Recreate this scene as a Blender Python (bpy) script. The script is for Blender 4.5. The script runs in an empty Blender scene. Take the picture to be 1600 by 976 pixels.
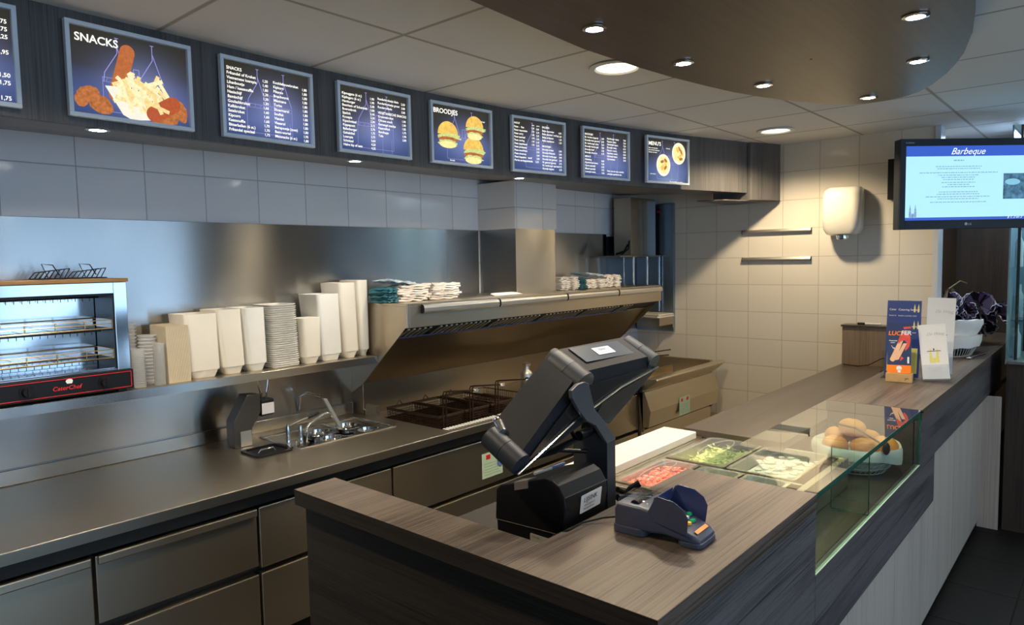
import bpy, bmesh, math, random
from mathutils import Vector, Matrix
random.seed(7)
S = bpy.context.scene
COL = S.collection
PI = math.pi

# ------------------------------------------------------------------ camera
cam_d = bpy.data.cameras.new('camera'); cam = bpy.data.objects.new('camera', cam_d); COL.objects.link(cam)
YAW, PIT, ROL = .717, -.0726, -.0188
_cy, _sy, _cp, _sp = math.cos(YAW), math.sin(YAW), math.cos(PIT), math.sin(PIT)
F = Vector((_cp*_cy, _cp*_sy, _sp)); R0 = Vector((_sy, -_cy, 0)); U0 = R0.cross(F)
Rr = math.cos(ROL)*R0 + math.sin(ROL)*U0; Uu = -math.sin(ROL)*R0 + math.cos(ROL)*U0
M = Matrix((Rr, Uu, -F)).transposed().to_4x4(); M.translation = Vector((-5.0745, -3.0369, 1.72))
cam.matrix_world = M
cam_d.sensor_width = 36; cam_d.lens = 36*1094.45/1600; cam_d.clip_start = .05; cam_d.clip_end = 60
S.camera = cam

# ------------------------------------------------------------------ world, exposure
S.view_settings.view_transform = 'Standard'; S.view_settings.look = 'None'
S.view_settings.exposure = 0.18; S.view_settings.gamma = 1; S.view_settings.use_curve_mapping = False
W = bpy.data.worlds.new('sky'); S.world = W; W.use_nodes = True
bg = W.node_tree.nodes['Background']; bg.inputs[0].default_value = (.50, .73, 1.0, 1); bg.inputs[1].default_value = 2.8
W_DOWN, W_SPOT, W_SOFF, W_CUST = 92, 31, 24, 34

# ------------------------------------------------------------------ material helpers
class NT:
    def __init__(s, name):
        s.m = bpy.data.materials.new(name); s.m.use_nodes = True; s.t = s.m.node_tree; s.n = s.t.nodes
        s.b = s.n['Principled BSDF']; s.out = s.n['Material Output']
    def new(s, t, **k):
        n = s.n.new(t)
        for a, v in k.items(): setattr(n, a, v)
        return n
    def l(s, a, b): s.t.links.new(a, b)
    def math(s, op, a, b=None, c=None):
        n = s.new('ShaderNodeMath', operation=op)
        for i, v in enumerate((a, b, c)):
            if v is None: continue
            if isinstance(v, (int, float)): n.inputs[i].default_value = v
            else: s.l(v, n.inputs[i])
        return n.outputs[0]
    def mix(s, f, a, b):
        n = s.new('ShaderNodeMix', data_type='RGBA')
        for i, v in ((0, f), (6, a), (7, b)):
            if isinstance(v, (int, float)): n.inputs[i].default_value = v
            elif isinstance(v, tuple): n.inputs[i].default_value = v if len(v) == 4 else v+(1,)
            else: s.l(v, n.inputs[i])
        return n.outputs[2]
    def obj(s): return s.new('ShaderNodeTexCoord').outputs['Object']
    def xyz(s):
        n = s.new('ShaderNodeSeparateXYZ'); s.l(s.obj(), n.inputs[0]); return n.outputs
    def noise(s, scale, sc=(1, 1, 1), detail=2, rough=.5):
        mp = s.new('ShaderNodeMapping'); mp.inputs['Scale'].default_value = sc; s.l(s.obj(), mp.inputs[0])
        n = s.new('ShaderNodeTexNoise'); n.inputs['Scale'].default_value = scale; n.inputs['Detail'].default_value = detail
        n.inputs['Roughness'].default_value = rough; s.l(mp.outputs[0], n.inputs['Vector']); return n.outputs[0]
    def ramp(s, f, a, b):
        n = s.new('ShaderNodeMapRange'); n.inputs[1].default_value = a; n.inputs[2].default_value = b; s.l(f, n.inputs[0]); return n.outputs[0]
    def bump(s, h, st=.2, d=.002):
        n = s.new('ShaderNodeBump'); n.inputs['Strength'].default_value = st; n.inputs['Distance'].default_value = d
        s.l(h, n.inputs['Height']); s.l(n.outputs[0], s.b.inputs['Normal'])
    def set(s, **k):
        for a, v in k.items():
            i = s.b.inputs[a.replace('_', ' ')]
            if isinstance(v, tuple) and len(v) == 3: v = v+(1,)
            if isinstance(v, (int, float, tuple)): i.default_value = v
            else: s.l(v, i)

def plain(name, col, rough=.5, metal=0, var=.06, coat=0, ns=30, spec=.5):
    t = NT(name); n = t.noise(ns, detail=3)
    c2 = tuple(c*(1-var) for c in col); c1 = tuple(min(1, c*(1+var)) for c in col)
    t.set(Base_Color=t.mix(n, c1, c2), Metallic=metal, Roughness=rough, Coat_Weight=coat, Coat_Roughness=.08, Specular_IOR_Level=spec); return t.m

def wood(name, base, dark, axis='X', rough=.42, fine=1.0, bump=.25):
    t = NT(name); st = {'X': (1, 1/.03, 1/.03), 'Y': (1/.03, 1, 1/.03), 'Z': (1/.03, 1/.03, 1)}[axis]
    a = t.noise(3.2*fine, tuple(q*2.2 if q > 1 else q*.8 for q in st), 6, .7)
    st2 = tuple(q*.22 if q > 1 else q*.5 for q in st)
    b = t.noise(2.0*fine, st2, 3, .5)
    st3 = tuple(q*4 if q > 1 else q for q in st); c = t.noise(2.4*fine, st3, 3, .6)
    f = t.math('ADD', t.math('MULTIPLY', a, .55), t.math('ADD', t.math('MULTIPLY', b, .3), t.math('MULTIPLY', c, .25)))
    f = t.ramp(f, .45, .60)
    t.set(Base_Color=t.mix(f, dark, base), Roughness=rough, Specular_IOR_Level=.45); t.bump(f, bump, .0008); return t.m

def tiles(name, ax, u0, du, v0, dv, col, grout, gw=.004, vax='Z', rough=.12):
    t = NT(name); o = t.xyz(); u = o['XYZ'.index(ax)]; v = o['XYZ'.index(vax)]
    def line(s, s0, ds):
        f = t.math('FRACT', t.math('DIVIDE', t.math('SUBTRACT', s, s0), ds))
        d = t.math('MULTIPLY', t.math('MINIMUM', f, t.math('SUBTRACT', 1.0, f)), ds)
        return t.ramp(d, gw*.35, gw*.75)
    m = t.math('MULTIPLY', line(u, u0, du), line(v, v0, dv))
    # slight tone change from tile to tile
    cu = t.math('FLOOR', t.math('DIVIDE', t.math('SUBTRACT', u, u0), du)); cv = t.math('FLOOR', t.math('DIVIDE', t.math('SUBTRACT', v, v0), dv))
    wn = t.new('ShaderNodeTexWhiteNoise', noise_dimensions='2D'); cb = t.new('ShaderNodeCombineXYZ'); t.l(cu, cb.inputs[0]); t.l(cv, cb.inputs[1]); t.l(cb.outputs[0], wn.inputs['Vector'])
    c = t.mix(wn.outputs[0], col, tuple(q*.955 for q in col))
    t.set(Base_Color=t.mix(m, grout, c), Roughness=t.math('ADD', rough, t.math('MULTIPLY', t.math('SUBTRACT', 1.0, m), .5)))
    t.bump(t.math('ADD', m, t.math('MULTIPLY', t.noise(5, detail=1), .12)), .5, .0012)
    if name == 'dark_floor_tiles': t.set(Specular_IOR_Level=.2)
    return t.m

def steel(name, col=(.56, .54, .5), rough=.27, ani=.75, sc=(1, 1, 60), axis='Z', amt=.12, rot=0.0):
    t = NT(name); n = t.noise(6, sc, 4, .7); b = t.noise(1.6, (1, 1, 1), 2)
    r = t.math('ADD', rough-.06, t.math('ADD', t.math('MULTIPLY', n, amt), t.math('MULTIPLY', b, .08)))
    tg = t.new('ShaderNodeTangent', direction_type='RADIAL', axis=axis)
    c = t.mix(b, tuple(q*.93 for q in col), col)
    t.set(Base_Color=c, Metallic=1, Roughness=r, Anisotropic=ani, Anisotropic_Rotation=rot, Tangent=tg.outputs[0]); return t.m

def glass(name, tint=(.90, .97, .93), gl=1.0):
    t = NT(name); t.n.remove(t.b)
    tr = t.new('ShaderNodeBsdfTransparent'); tr.inputs[0].default_value = tint+(1,)
    g = t.new('ShaderNodeBsdfGlossy'); g.inputs['Roughness'].default_value = .0; g.inputs[0].default_value = (gl, gl, gl, 1)
    fr = t.new('ShaderNodeFresnel'); fr.inputs[0].default_value = 1.5
    mx = t.new('ShaderNodeMixShader'); geo = t.new("ShaderNodeNewGeometry"); ff = t.math("MULTIPLY", t.math('MINIMUM', t.math('MULTIPLY', fr.outputs[0], 1.8), 1.0), t.math("SUBTRACT", 1.0, geo.outputs["Backfacing"])); t.l(ff, mx.inputs[0]); t.l(tr.outputs[0], mx.inputs[1]); t.l(g.outputs[0], mx.inputs[2])
    t.l(mx.outputs[0], t.out.inputs[0]); return t.m

def milky(name, f):
    t = NT(name); tr = t.new('ShaderNodeBsdfTransparent'); mx = t.new('ShaderNodeMixShader'); n = t.noise(8)
    t.set(Base_Color=t.mix(n, (.78, .78, .76), (.70, .70, .68)), Roughness=.18); t.l(t.math('ADD', f, t.math('MULTIPLY', n, .05)), mx.inputs[0]); t.l(tr.outputs[0], mx.inputs[1]); t.l(t.b.outputs[0], mx.inputs[2]); t.l(mx.outputs[0], t.out.inputs[0]); return t.m

def emis(name, col, st):
    t = NT(name); n = t.noise(20)
    t.set(Base_Color=(.02, .02, .02), Emission_Color=t.mix(n, col, tuple(q*.93 for q in col)), Emission_Strength=st, Roughness=.4); return t.m

WB, WD = (.122, .093, .071), (.030, .022, .017)
m_woodx = wood('laminate_grain_along_bar', WB, WD, 'X')
m_wooddk = wood('laminate_dark_worktop', (.075, .060, .048), (.042, .034, .028), 'X', .3)
m_woody = wood('laminate_grain_across_shaded', (.038, .029, .023), (.016, .012, .010), 'Y')  # crosswise grain, darkened to put the shade of side faces into the colour
m_woodfr = wood('laminate_front', (.125, .115, .115), (.035, .033, .035), 'X')
m_woodz = wood('laminate_fascia', (.125, .118, .115), (.060, .056, .056), 'Z', .45)
m_canopy = wood('canopy_veneer', (.135, .095, .063), (.105, .072, .047), 'X', .38, .5, .08)
m_light = wood('pale_elm_panel', (.50, .44, .38), (.40, .345, .29), 'Z', .5, .6)
m_dkwall = wood('dark_wenge_wall', (.060, .045, .036), (.028, .021, .017), 'Z', .4)
m_tile_end = tiles('end_wall_tiles', 'Y', -.4454, .25, 1.5156, .2, (.72, .67, .58), (.46, .40, .33))
m_tile_back = tiles('back_wall_tiles', 'X', -4.3665, .25, 1.5156, .2, (.76, .77, .79), (.40, .40, .41))
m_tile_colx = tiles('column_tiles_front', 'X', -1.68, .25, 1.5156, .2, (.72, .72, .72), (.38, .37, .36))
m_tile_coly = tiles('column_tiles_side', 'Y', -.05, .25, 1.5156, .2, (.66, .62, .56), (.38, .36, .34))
m_ceil = tiles('ceiling_tiles', 'X', -4.63, .6, -1.13, .585, (.80, .79, .76), (.42, .39, .33), .014, 'Y', .8)
m_paint = plain('room_paint', (.30, .27, .24), .8)
m_floor = tiles('dark_floor_tiles', 'X', 0, .45, 0, .45, (.010, .009, .009), (.006, .006, .006), .006, 'Y', .55)
m_ss = steel('brushed_steel_wall', (.50, .495, .48), .20, .92, (.6, .6, 70), 'Z', .05, .25)
m_sst = steel('brushed_steel_top', (.56, .50, .40), .31, .0, (.6, 60, 60), 'Y', .08)
m_ssf = steel('brushed_steel_front', (.74, .65, .50), .33, .55, (.6, .6, 8), 'Z', .0, .25)
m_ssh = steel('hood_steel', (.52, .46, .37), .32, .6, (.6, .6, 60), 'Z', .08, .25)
m_ssu = steel('shaded_hood_underside', (.27, .22, .16), .34, .5, (.6, .6, 60), 'Z', .08, .25)  # hood steel darkened, shade of the underside put into its colour
m_ssb = steel('cool_toned_steel', (.36, .43, .50), .34, .5, (.6, .6, 60), 'Z', .08, .25)
m_chrome = plain('chrome', (.8, .78, .74), .1, 1, .02)
m_alu = plain('matt_aluminium', (.62, .61, .58), .38, 1, .04)
m_dark = plain('black_plastic', (.006, .006, .007), .42, 0, .2, spec=.3)
m_darkr = plain('textured_black_plastic', (.010, .011, .014), .55, 0, .2, spec=.25)
m_blueblk = plain('dark_slate_plastic', (.020, .026, .036), .5, 0, .1, spec=.35)
m_dsteel = plain('dark_painted_steel', (.085, .08, .075), .3, .7)
m_shadow = plain('dark_recess', (.02, .017, .014), .6)  # near-black that puts the shade of recesses, slots and slat gaps into colour
m_wire = plain('browned_wire', (.055, .032, .020), .4, .8, .3)
m_fryin = plain('fryer_inside_oil', (.014, .007, .005), .25, .2, .3)
m_foam = plain('cream_foam', (.78, .74, .64), .55, 0, .04, 0, 12)
m_foamw = plain('white_foam', (.80, .79, .74), .5, 0, .03)
m_card = plain('kraft_card', (.56, .48, .34), .75, 0, .08)
m_paper = plain('white_paper', (.80, .79, .76), .7, 0, .03)
m_bag = plain('white_paper_bag', (.82, .76, .70), .7, 0, .08)
m_bagt = plain('teal_printed_bag', (.02, .13, .17), .6, 0, .3)
m_bagb = plain('pale_blue_bag', (.45, .55, .62), .6, 0, .1)
m_board = plain('white_cutting_board', (.56, .53, .45), .35, 0, .02)
m_white = plain('glossy_white_plastic', (.72, .68, .60), .18, 0, .02, .4)
m_glass = glass('case_glass')
m_glassedge = plain('green_glass_edge', (.01, .10, .07), .15, 0, .2, .5)
m_acry = glass('clear_acrylic', (.93, .95, .97), .7)
m_lid = milky('clear_food_lid', .10)
m_frame = plain('blue_grey_board_frame', (.76, .83, .90), .45, 0, .03)
m_tom = plain('diced_tomato', (.75, .13, .04), .35, 0, .4, 0, 60)
m_let = plain('lettuce', (.42, .50, .12), .45, 0, .4, 0, 50)
m_cuc = plain('cucumber_slices', (.60, .62, .30), .4, 0, .3, 0, 40)
m_onion = plain('chopped_onion', (.72, .70, .60), .4, 0, .2, 0, 50)
m_roll = plain('baked_bread_crust', (.62, .24, .035), .5, 0, .35, 0, 9)
m_cloth = plain('white_linen', (.80, .79, .75), .85, 0, .04)
m_wicker = plain('white_wicker', (.55, .54, .50), .6, 0, .1)
m_term = plain('indigo_grey_plastic', (.050, .056, .095), .38, 0, .1)
m_terml = plain('inner_blue_plastic', (.03, .04, .12), .3, 0, .1)
m_red = plain('red_plastic', (.65, .02, .02), .35); m_green = plain('green_plastic', (.0, .35, .12), .35)
m_yel = plain('yellow_plastic', (.80, .50, .02), .35); m_grey = plain('light_grey_print', (.55, .55, .58), .4)
m_orange = plain('orange_print', (.95, .22, .01), .5); m_orl = plain('orange_strip', (.95, .38, .10), .45)
m_navy = plain('navy_print', (.03, .05, .13), .4, 0, .15); m_blue = plain('royal_blue_print', (.02, .05, .22), .4)
m_lblue = plain('blue_ink', (.10, .18, .45), .5); m_ink = plain('black_ink', (.02, .02, .02), .5)
m_sausage = plain('sausage_print', (.85, .50, .30), .5, 0, .2); m_redp = plain('red_meat_print', (.75, .09, .07), .5, 0, .3)
m_mint = plain('mint_sticker', (.42, .56, .42), .5); m_woodblk = plain('oak_block', (.48, .30, .12), .5, 0, .25, 0, 20)
m_yelp = plain('pale_yellow_print', (.80, .72, .20), .6)
m_flower = plain('purple_black_petals', (.035, .02, .05), .6, 0, .4); m_petal = plain('white_petal_edge', (.55, .53, .60), .6)
m_leaf = plain('dried_leaf', (.16, .14, .05), .6); m_pot = plain('purple_pot', (.07, .06, .13), .3)
m_rack = plain('toasted_brass_wire', (.60, .43, .18), .25, 1, .2); m_brown = plain('browned_top_plate', (.30, .15, .05), .4, .6, .2)
m_mirror = plain('polished_steel', (.62, .66, .70), .12, 1, .04)
m_speck = plain('speckled_granite', (.25, .27, .32), .35, 0, .9, 0, 90)
m_stripe = plain('pale_blue_glassware', (.55, .62, .72), .2, 0, .4, 0, 8)
m_gold = plain('yellow_bottle', (.45, .32, .10), .3)

# ------------------------------------------------------------------ mesh helpers
def box(bm, x0, x1, y0, y1, z0, z1):
    v = [bm.verts.new((x, y, z)) for z in (z0, z1) for x, y in ((x0, y0), (x1, y0), (x1, y1), (x0, y1))]
    for f in ((3, 2, 1, 0), (4, 5, 6, 7), (0, 1, 5, 4), (1, 2, 6, 5), (2, 3, 7, 6), (3, 0, 4, 7)): bm.faces.new([v[i] for i in f])
def hexa(bm, b, t):
    n = len(b); vb = [bm.verts.new(p) for p in b]; vt = [bm.verts.new(p) for p in t]
    bm.faces.new(vb[::-1]); bm.faces.new(vt)
    for i in range(n): j = (i+1) % n; bm.faces.new((vb[i], vb[j], vt[j], vt[i]))
def prism(bm, pts, d):
    d = Vector(d); hexa(bm, [Vector(p) for p in pts], [Vector(p)+d for p in pts])
def tube(bm, pts, r, seg=8, cap=True):
    pts = [Vector(p) for p in pts]; rings = []
    for i, p in enumerate(pts):
        a = pts[max(i-1, 0)]; b = pts[min(i+1, len(pts)-1)]; t = (b-a).normalized()
        u = t.cross(Vector((0, 0, 1)));
        if u.length < .05: u = t.cross(Vector((0, 1, 0)))
        u.normalize(); w = u.cross(t).normalized(); rr = r[i] if isinstance(r, (list, tuple)) else r
        rings.append([bm.verts.new(p+rr*(math.cos(2*PI*k/seg)*u+math.sin(2*PI*k/seg)*w)) for k in range(seg)])
    for a, b in zip(rings, rings[1:]):
        for k in range(seg): j = (k+1) % seg; bm.faces.new((a[k], a[j], b[j], b[k]))
    if cap: bm.faces.new(rings[0][::-1]); bm.faces.new(rings[-1])
def lathe(bm, prof, c=(0, 0, 0), seg=24, sx=1, sy=1):
    rings = []
    for r, z in prof:
        rings.append([bm.verts.new((c[0]+sx*r*math.cos(2*PI*k/seg), c[1]+sy*r*math.sin(2*PI*k/seg), c[2]+z)) for k in range(seg)])
    for a, b in zip(rings, rings[1:]):
        for k in range(seg): j = (k+1) % seg; bm.faces.new((a[k], a[j], b[j], b[k]))
    if prof[0][0] > 0: bm.faces.new(rings[0][::-1])
    if prof[-1][0] > 0: bm.faces.new(rings[-1])
def rrect(w, d, r, n=5):
    p = []
    for cx, cy, a0 in ((w/2-r, d/2-r, 0), (-w/2+r, d/2-r, PI/2), (-w/2+r, -d/2+r, PI), (w/2-r, -d/2+r, 1.5*PI)):
        for k in range(n+1): a = a0+PI/2*k/n; p.append((cx+r*math.cos(a), cy+r*math.sin(a)))
    return p
def loft(bm, sects, closed=True):
    rings = [[bm.verts.new(p) for p in s] for s in sects]; n = len(rings[0])
    for a, b in zip(rings, rings[1:]):
        for k in range(n): j = (k+1) % n; bm.faces.new((a[k], a[j], b[j], b[k]))
    if closed: bm.faces.new(rings[0][::-1]); bm.faces.new(rings[-1])
def blob(bm, c, r, sx=1, sy=1, sz=1, sub=2, jit=0):
    o = bmesh.ops.create_icosphere(bm, subdivisions=sub, radius=r)
    for v in o['verts']:
        k = 1+random.uniform(-jit, jit); v.co = Vector((c[0]+v.co.x*sx*k, c[1]+v.co.y*sy*k, c[2]+v.co.z*sz*k))

def obj(name, bm, mat, parent=None, bev=0, smooth=False, label=None, base=None):
    """one mesh object; world-space mesh unless parent given (then parent's local space)"""
    bmesh.ops.recalc_face_normals(bm, faces=bm.faces)
    me = bpy.data.meshes.new(name); 
    if base is not None:
        for v in bm.verts: v.co -= Vector(base)
    bm.to_mesh(me); bm.free()
    for mm in (mat if isinstance(mat, list) else [mat]): me.materials.append(mm)
    o = bpy.data.objects.new(name, me); COL.objects.link(o)
    if base is not None and parent is None: o.location = base
    if parent is not None: o.parent = parent
    if smooth:
        for p in me.polygons: p.use_smooth = True
        md = o.modifiers.new('edges', 'EDGE_SPLIT'); md.split_angle = math.radians(38)
    if bev:
        md = o.modifiers.new('bevel', 'BEVEL'); md.width = bev; md.segments = 2; md.limit_method = 'ANGLE'; md.angle_limit = math.radians(40)
    if label: o['label'] = label
    return o
def thing(name, label, cat, loc=(0, 0, 0), rotz=0, group=None):
    o = bpy.data.objects.new(name, None); COL.objects.link(o); o.location = loc; o.rotation_euler = (0, 0, rotz)
    o.empty_display_size = .05; return tag(o, label, cat, group)
def tag(o, label, cat, group=None, kind=None):
    if label: o['label'] = label
    if cat: o['category'] = cat
    if group: o['group'] = group
    if kind: o['kind'] = kind
    return o
def part(name, bm, mat, t, **k):
    """mesh given in world coordinates, parented to thing t (t unrotated)"""
    return obj(name, bm, mat, t, base=t.location, **k)
def struct(name, bm, mat, **k):
    o = obj(name, bm, mat, **k); o['kind'] = 'structure'; return o
def dup(root, loc=None, rotz=None, label=None, group=None):
    r = root.copy(); COL.objects.link(r)
    if loc is not None: r.location = loc
    if rotz is not None: r.rotation_euler = (0, 0, rotz)
    if label: r['label'] = label
    if group: r['group'] = group
    for ch in list(root.children):
        c = ch.copy(); COL.objects.link(c); c.parent = r
        for g in list(ch.children):
            d = g.copy(); COL.objects.link(d); d.parent = c
    return r
def B(): return bmesh.new()
def bx(name, mat, t, *a, **k):
    bm = B(); box(bm, *a); return part(name, bm, mat, t, **k)
_fonts = {}
def text_mesh(lines, bm=None, shear=0, weight=0):
    """lines: (string, x, z, size, align); returns bmesh flat in XZ plane facing -Y"""
    bm = bm or B()
    for s, x, z, size, al in lines:
        cu = bpy.data.curves.new('txt', 'FONT'); cu.body = s; cu.size = size; cu.align_x = al; cu.resolution_u = 3; cu.shear = shear; cu.offset = weight*size; cu.fill_mode = 'FRONT'
        to = bpy.data.objects.new('txt', cu); COL.objects.link(to)
        bpy.context.view_layer.update()
        me = bpy.data.meshes.new_from_object(to.evaluated_get(bpy.context.evaluated_depsgraph_get()))
        b2 = B(); b2.from_mesh(me)
        for v in b2.verts: v.co = Vector((v.co.x+x, 0, v.co.y+z))
        tm = bpy.data.meshes.new('tmp'); b2.to_mesh(tm); b2.free(); bm.from_mesh(tm)
        bpy.data.meshes.remove(tm); bpy.data.meshes.remove(me); bpy.data.objects.remove(to); bpy.data.curves.remove(cu)
    return bm
def place_plane(bm, o, ex, ez):
    """map local (x,_,z) with small -y as outward onto plane o + x*ex + z*ez"""
    o = Vector(o); ex = Vector(ex).normalized(); ez = Vector(ez); ez = (ez-ez.dot(ex)*ex).normalized(); ny = ez.cross(ex)
    for v in bm.verts: c = v.co.copy(); v.co = o+c.x*ex+c.y*ny+c.z*ez
    return bm
def flat(bm, pts, y=0):
    bm.faces.new([bm.verts.new((p[0], y, p[1])) for p in pts])
def ell(cx, cz, a, b, n=24, rot=0, jit=0):
    out = []
    for k in range(n):
        t = 2*PI*k/n; q = 1+random.uniform(-jit, jit); x = a*q*math.cos(t); z = b*q*math.sin(t)
        out.append((cx+x*math.cos(rot)-z*math.sin(rot), cz+x*math.sin(rot)+z*math.cos(rot)))
    return out
def stroke(bm, pts, w, y=0):
    for p, q in zip(pts, pts[1:]):
        d = Vector((q[0]-p[0], q[1]-p[1])); 
        if d.length < 1e-6: continue
        n = Vector((-d.y, d.x)).normalized()*w/2
        flat(bm, [(p[0]+n.x, p[1]+n.y), (q[0]+n.x, q[1]+n.y), (q[0]-n.x, q[1]-n.y), (p[0]-n.x, p[1]-n.y)], y)

# ------------------------------------------------------------------ lights
def lamp(name, kind, loc, power, col, size=.05, rot=(0, 0, 0), **k):
    d = bpy.data.lights.new(name, kind); d.energy = power; d.color = col
    if kind == 'AREA': d.shape = 'DISK'; d.size = size
    elif kind != 'SUN': d.shadow_soft_size = size
    for a, v in k.items(): setattr(d, a, v)
    o = bpy.data.objects.new(name, d); COL.objects.link(o); o.location = loc; o.rotation_euler = rot; return o
m_bulb = emis('bulb_glow', (1, .97, .92), 30); m_bulbw = emis('warm_bulb_glow', (1, .86, .62), 3.0)
CEIL = 2.51
def downlight(x, y, label, pw=W_DOWN):
    t = thing('ceiling_downlight', label, 'ceiling light', (x, y, CEIL), group='round downlights in the ceiling grid')
    bm = B(); lathe(bm, [(.092, 0), (.112, -.004), (.112, -.008), (.090, -.010), (.085, -.003), (.092, 0)], (x, y, CEIL-.001), 32); part('trim_ring', bm, m_foamw, t, smooth=True)
    bm = B(); lathe(bm, [(.084, -.002), (.083, -.0045), (0.0, -.0045)], (x, y, CEIL), 32); part('lit_reflector', bm, m_bulbw, t)
    l = lamp('downlight_lamp', 'SPOT', (0, 0, -.012), pw, (1, .80, .52), .06, spot_size=math.radians(150), spot_blend=.6); l.parent = t
downlight(-2.562, -1.441, 'round ceiling downlight half beside the brown canopy edge')
downlight(-.617, -1.370, 'round ceiling downlight nearest the tiled end wall')
for x, y, lb in ((-4.507, -1.44, 'round ceiling downlight over the near end of the kitchen aisle, above the frame'), (-.60, -3.7, 'added ceiling downlight over the customer side, right of the frame'), (-2.56, -3.9, 'added ceiling downlight over the customer side, middle one'), (-4.6, -4.2, 'added ceiling downlight over the customer side behind the photographer'), (1.1, -3.0, 'added ceiling downlight over the far end of the bar')): downlight(x, y, lb, W_DOWN if y > -2 else W_CUST)  # customer-side and far-end lamps are unseen, added to brighten the bar front
def spot(x, y, z, power, label, group, col=(1, .90, .78), ang=105):
    t = thing('recessed_spotlight', label, 'spotlight', (x, y, z), group=group)
    bm = B(); lathe(bm, [(.024, 0), (.036, -.002), (.036, -.005), (.026, -.007), (.024, 0)], (x, y, z), 24); part('bezel', bm, m_chrome, t, smooth=True)
    bm = B(); lathe(bm, [(.024, -.001), (.0235, -.006), (0, -.007)], (x, y, z), 24); part('lit_lens', bm, m_bulb, t)
    l = lamp('spot_lamp', 'SPOT', (0, 0, -.012), power, col, .025, spot_size=math.radians(ang), spot_blend=.5); l.parent = t
for x, y, lb in [(-3.314, -1.844, 'recessed spotlight nearest the camera on the canopy edge by the menu boards'), (-2.793, -1.861, 'second recessed spotlight along the canopy edge facing the menu boards'),
                 (-2.275, -1.94, 'third recessed spotlight along the curving canopy edge facing the menu boards'), (-1.729, -2.187, 'recessed spotlight at the rounded tip of the brown canopy'),
                 (-2.222, -2.469, 'recessed spotlight beside the canopy edge on the customer side, nearer the rounded tip'), (-2.754, -2.567, 'recessed spotlight at the top right of the photo, customer side of canopy')]:
    spot(x, y, 2.40, W_SPOT, lb, 'spotlights in the rounded canopy')
def soff_z(y, yf): return 2.165+.06*(y-yf)/(0-yf)

# ------------------------------------------------------------------ room shell
bm = B(); box(bm, -8.3, 2.3, -6.3, .3, -.1, 0); struct('floor', bm, m_floor)
bm = B(); box(bm, -8.3, 2.3, -6.3, .3, CEIL, CEIL+.1); struct('ceiling', bm, m_ceil)
bm = B(); box(bm, -8.3, .15, 0, .15, 0, CEIL); struct('wall_back', bm, m_tile_back)
bm = B(); box(bm, 0, .12, -2.135, 0, 0, CEIL); struct('wall_end', bm, m_tile_end)
bm = B(); box(bm, .12, 2.3, -2.0, -1.9, 0, CEIL); struct('wall_inner', bm, m_dkwall)
bm = B(); box(bm, 1.7, 1.85, -6.3, -2.0, 0, CEIL); struct('wall_right', bm, m_dkwall)
bm = B(); box(bm, -.02, .13, -2.165, -2.1352, 0, CEIL); struct('trim_1', bm, plain('white_corner_trim', (.62, .63, .64), .4))
bm = B(); box(bm, -8.3, -8.15, -6.3, .3, 0, CEIL); struct('wall_left', bm, m_paint)
# front wall: shop windows behind the photographer
fr = B()
for a in ((-8.3, -7.6, 0, CEIL), (-.9, 2.3, 0, CEIL), (-7.6, -.9, 0, .45), (-7.6, -.9, 2.35, CEIL)): box(fr, a[0], a[1], -6.2, -6.05, a[2], a[3])
struct('wall_front', fr, m_paint)
m_wframe = plain('window_frame_grey', (.25, .26, .28), .4)
for i, x in enumerate((-7.6, -5.37, -3.13)):
    f = B(); x1 = x+2.23
    for a in ((x, x+.05, .45, 2.35), (x1-.05, x1, .45, 2.35), (x+.05, x1-.05, .45, .5), (x+.05, x1-.05, 2.3, 2.35)): box(f, a[0], a[1], -6.16, -6.1, a[2], a[3])
    w = struct('window_%d' % (i+1), f, m_wframe)
    g = B(); box(g, x+.05, x1-.05, -6.135, -6.129, .5, 2.3); obj('window_pane', g, m_acry, w)
    p = lamp('window_daylight', 'AREA', ((x+x1)/2, -6.04, 1.4), 1, (1, 1, 1), 2.1, (-PI/2, 0, 0)); p.data.shape = 'RECTANGLE'; p.data.size = 2.1; p.data.size_y = 1.8
    p.rotation_euler = (PI/2, 0, 0); p.data.cycles.is_portal = True

# ------------------------------------------------------------------ menu fascia (curved) and canopy
FX = [-5.6, -5.0, -4.6, -4.05, -3.43, -2.84, -2.25, -1.61, -.965, -.29]
FY = [-.64, -.62, -.605, -.58, -.56, -.568, -.612, -.706, -.845, -1.06]
def fy(x):
    for i in range(len(FX)-1):
        if x <= FX[i+1]: k = (x-FX[i])/(FX[i+1]-FX[i]); return FY[i]+k*(FY[i+1]-FY[i])
    return FY[-1]
fas = thing('menu_fascia', 'long curved dark wood fascia under the ceiling carrying the menu boards', 'fascia', (-2.9, -.5, 2.165))
bm = B(); n = 48; top, bot, tb, bb = [], [], [], []
for i in range(n+1):
    x = FX[0]+(FX[-1]-FX[0])*i/n; y = (fy(x-.12)+fy(x)*2+fy(min(x+.12, FX[-1])))/4
    for L, yy, z in ((top, y, CEIL), (bot, y, 2.165), (bb, y+.02, 2.165), (tb, y+.02, CEIL)): L.append(bm.verts.new((x, yy, z)))
for i in range(n):
    for a, b in ((top, bot), (bot, bb), (bb, tb)): bm.faces.new((a[i], a[i+1], b[i+1], b[i]))
bm.faces.new((top[-1], bot[-1], bb[-1], tb[-1])); bm.faces.new((top[0], tb[0], bb[0], bot[0]))
part('front_panel', bm, m_woodz, fas)
bm = B(); r1, r2 = [], []
for i in range(n+1):
    x = FX[0]+(FX[-1]-FX[0])*i/n; y = (fy(x-.12)+fy(x)*2+fy(min(x+.12, FX[-1])))/4+.02
    r1.append([bm.verts.new((x, y, 2.166)), bm.verts.new((x, -.002, 2.226))]); r2.append([bm.verts.new((x, y, 2.184)), bm.verts.new((x, -.002, 2.244))])
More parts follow.
